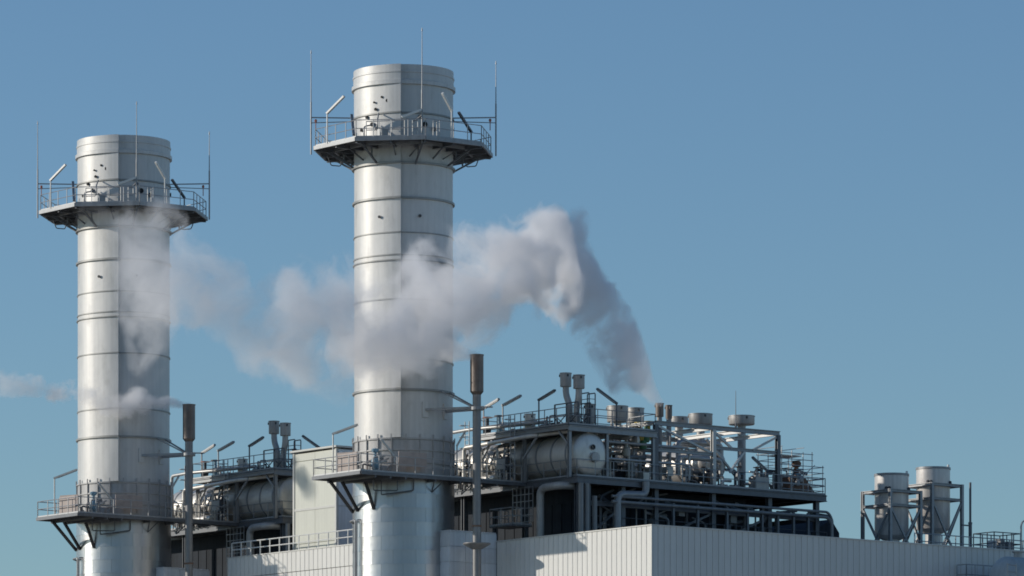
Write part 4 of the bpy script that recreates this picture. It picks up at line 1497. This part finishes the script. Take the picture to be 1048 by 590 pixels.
    dz = math_('DIVIDE', math_('SUBTRACT', sp.outputs[2], cz), hz)
    dy = math_('DIVIDE', math_('SUBTRACT', sp.outputs[1], cyv), math_('MULTIPLY', hz, hk))
    d2 = math_('ADD', math_('MULTIPLY', dz, dz), math_('MULTIPLY', dy, dy))
    d = math_('SQRT', d2)
    # noise: three octaves of billows
    va = nd.new('ShaderNodeVectorMath')
    va.operation = 'ADD'
    l.new(tc.outputs['Object'], va.inputs[0])
    l.new(vs_.outputs[0], va.inputs[1])
    no = nd.new('ShaderNodeTexNoise')
    no.noise_dimensions = '4D'
    no.inputs['W'].default_value = seed
    no.inputs['Scale'].default_value = noise_scale
    no.inputs['Detail'].default_value = 5
    no.inputs['Roughness'].default_value = 0.62
    l.new(va.outputs[0], no.inputs['Vector'])
    base = math_('SUBTRACT', 1.0, d)                         # 1 at the core, 0 at the rim
    nn = math_('MULTIPLY', math_('SUBTRACT', no.outputs['Fac'], thresh), amp)
    raw = math_('ADD', math_('MULTIPLY', math_('SUBTRACT', 1.0, d2), 1.35), nn)
    raw = math_('MULTIPLY', raw, 1.1, True)
    edge = math_('MULTIPLY', math_('SUBTRACT', 1.15, d), 4.0, True)
    fin = math_('MULTIPLY', math_('MULTIPLY', raw, edge), math_('MULTIPLY', den, density))
    l.new(fin, vol.inputs['Density'])
    me.materials.append(m)
    m.cycles.volume_sampling = 'MULTIPLE_IMPORTANCE' if hasattr(m.cycles, 'volume_sampling') else m.cycles.volume_sampling
    o = bpy.data.objects.new('steam_plume', me)
    C.objects.link(o)
    o['kind'] = 'stuff'
    o['label'] = label
    o['category'] = 'steam'
    return o


def yA(px):
    t = [(60, 312), (300, 317), (500, 322), (540, 323.5), (570, 326.5), (582, 331.2), (600, 333), (620, 334), (650, 335), (680, 336.6)]
    for (a, ya), (b, yb) in zip(t, t[1:]):
        if px <= b:
            return ya + (yb - ya) * (px - a) / (b - a)
    return t[-1][1]


A = [(677, 407, 417, .5), (669, 386, 416, .6), (658, 350, 409, .8), (644, 318, 402, 1), (628, 288, 394, 1), (608, 246, 368, 1), (592, 226, 345, 1), (575, 218, 332, 1), (550, 210, 325, .9),
     (530, 210, 325, .8), (500, 220, 345, .6), (470, 235, 370, .5), (440, 240, 385, .45), (410, 265, 395, .35), (380, 275, 400, .26), (340, 265, 400, .26), (300, 272, 402, .25),
     (270, 285, 395, .2), (240, 262, 365, .17), (215, 242, 350, .19), (190, 230, 350, .16), (165, 205, 385, .2), (140, 200, 390, .2), (115, 205, 300, .12), (90, 202, 255, .05)]
plume('steam_plume', 'large drifting steam cloud arching from the thin silencer across both stacks',
      [(px, t_, b_, yA(px), dn) for px, t_, b_, dn in A], 0.4, 1.5, 2.3)
vB = world_pt(1.6, iu(488, 500, 1.6)[0], 0, NEAR)
Bp = [(490, 360, 370, .8), (482, 357, 371, 1), (472, 350, 374, 1), (460, 344, 377, .9), (445, 335, 382, .8), (425, 325, 388, .6), (400, 318, 392, .45), (375, 320, 396, .35), (345, 325, 398, .2)]
plume('vent_steam', 'white steam jet blowing left from the middle vent pipe', [(px, t_, b_, vB.y - (490 - px) * .035, dn) for px, t_, b_, dn in Bp], 0.5, 1.2, 5.1)
vC = world_pt(1.6, iu(488, 500, 1.6)[0], 0, FAR)
Cp = [(194, 411, 419, .8), (185, 408, 419, 1), (172, 403, 420, .9), (158, 398, 422, .8), (140, 394, 426, .6), (120, 392, 430, .55), (95, 388, 420, .5), (75, 386, 416, .7), (55, 382, 416, .7), (38, 382, 408, .5), (20, 378, 410, .3), (2, 372, 408, .2)]
plume('vent_steam', 'thin white steam wisp blowing left from the leftmost vent pipe', [(px, t_, b_, vC.y - (194 - px) * .012, dn) for px, t_, b_, dn in Cp], 0.55, 2.0, 9.7)
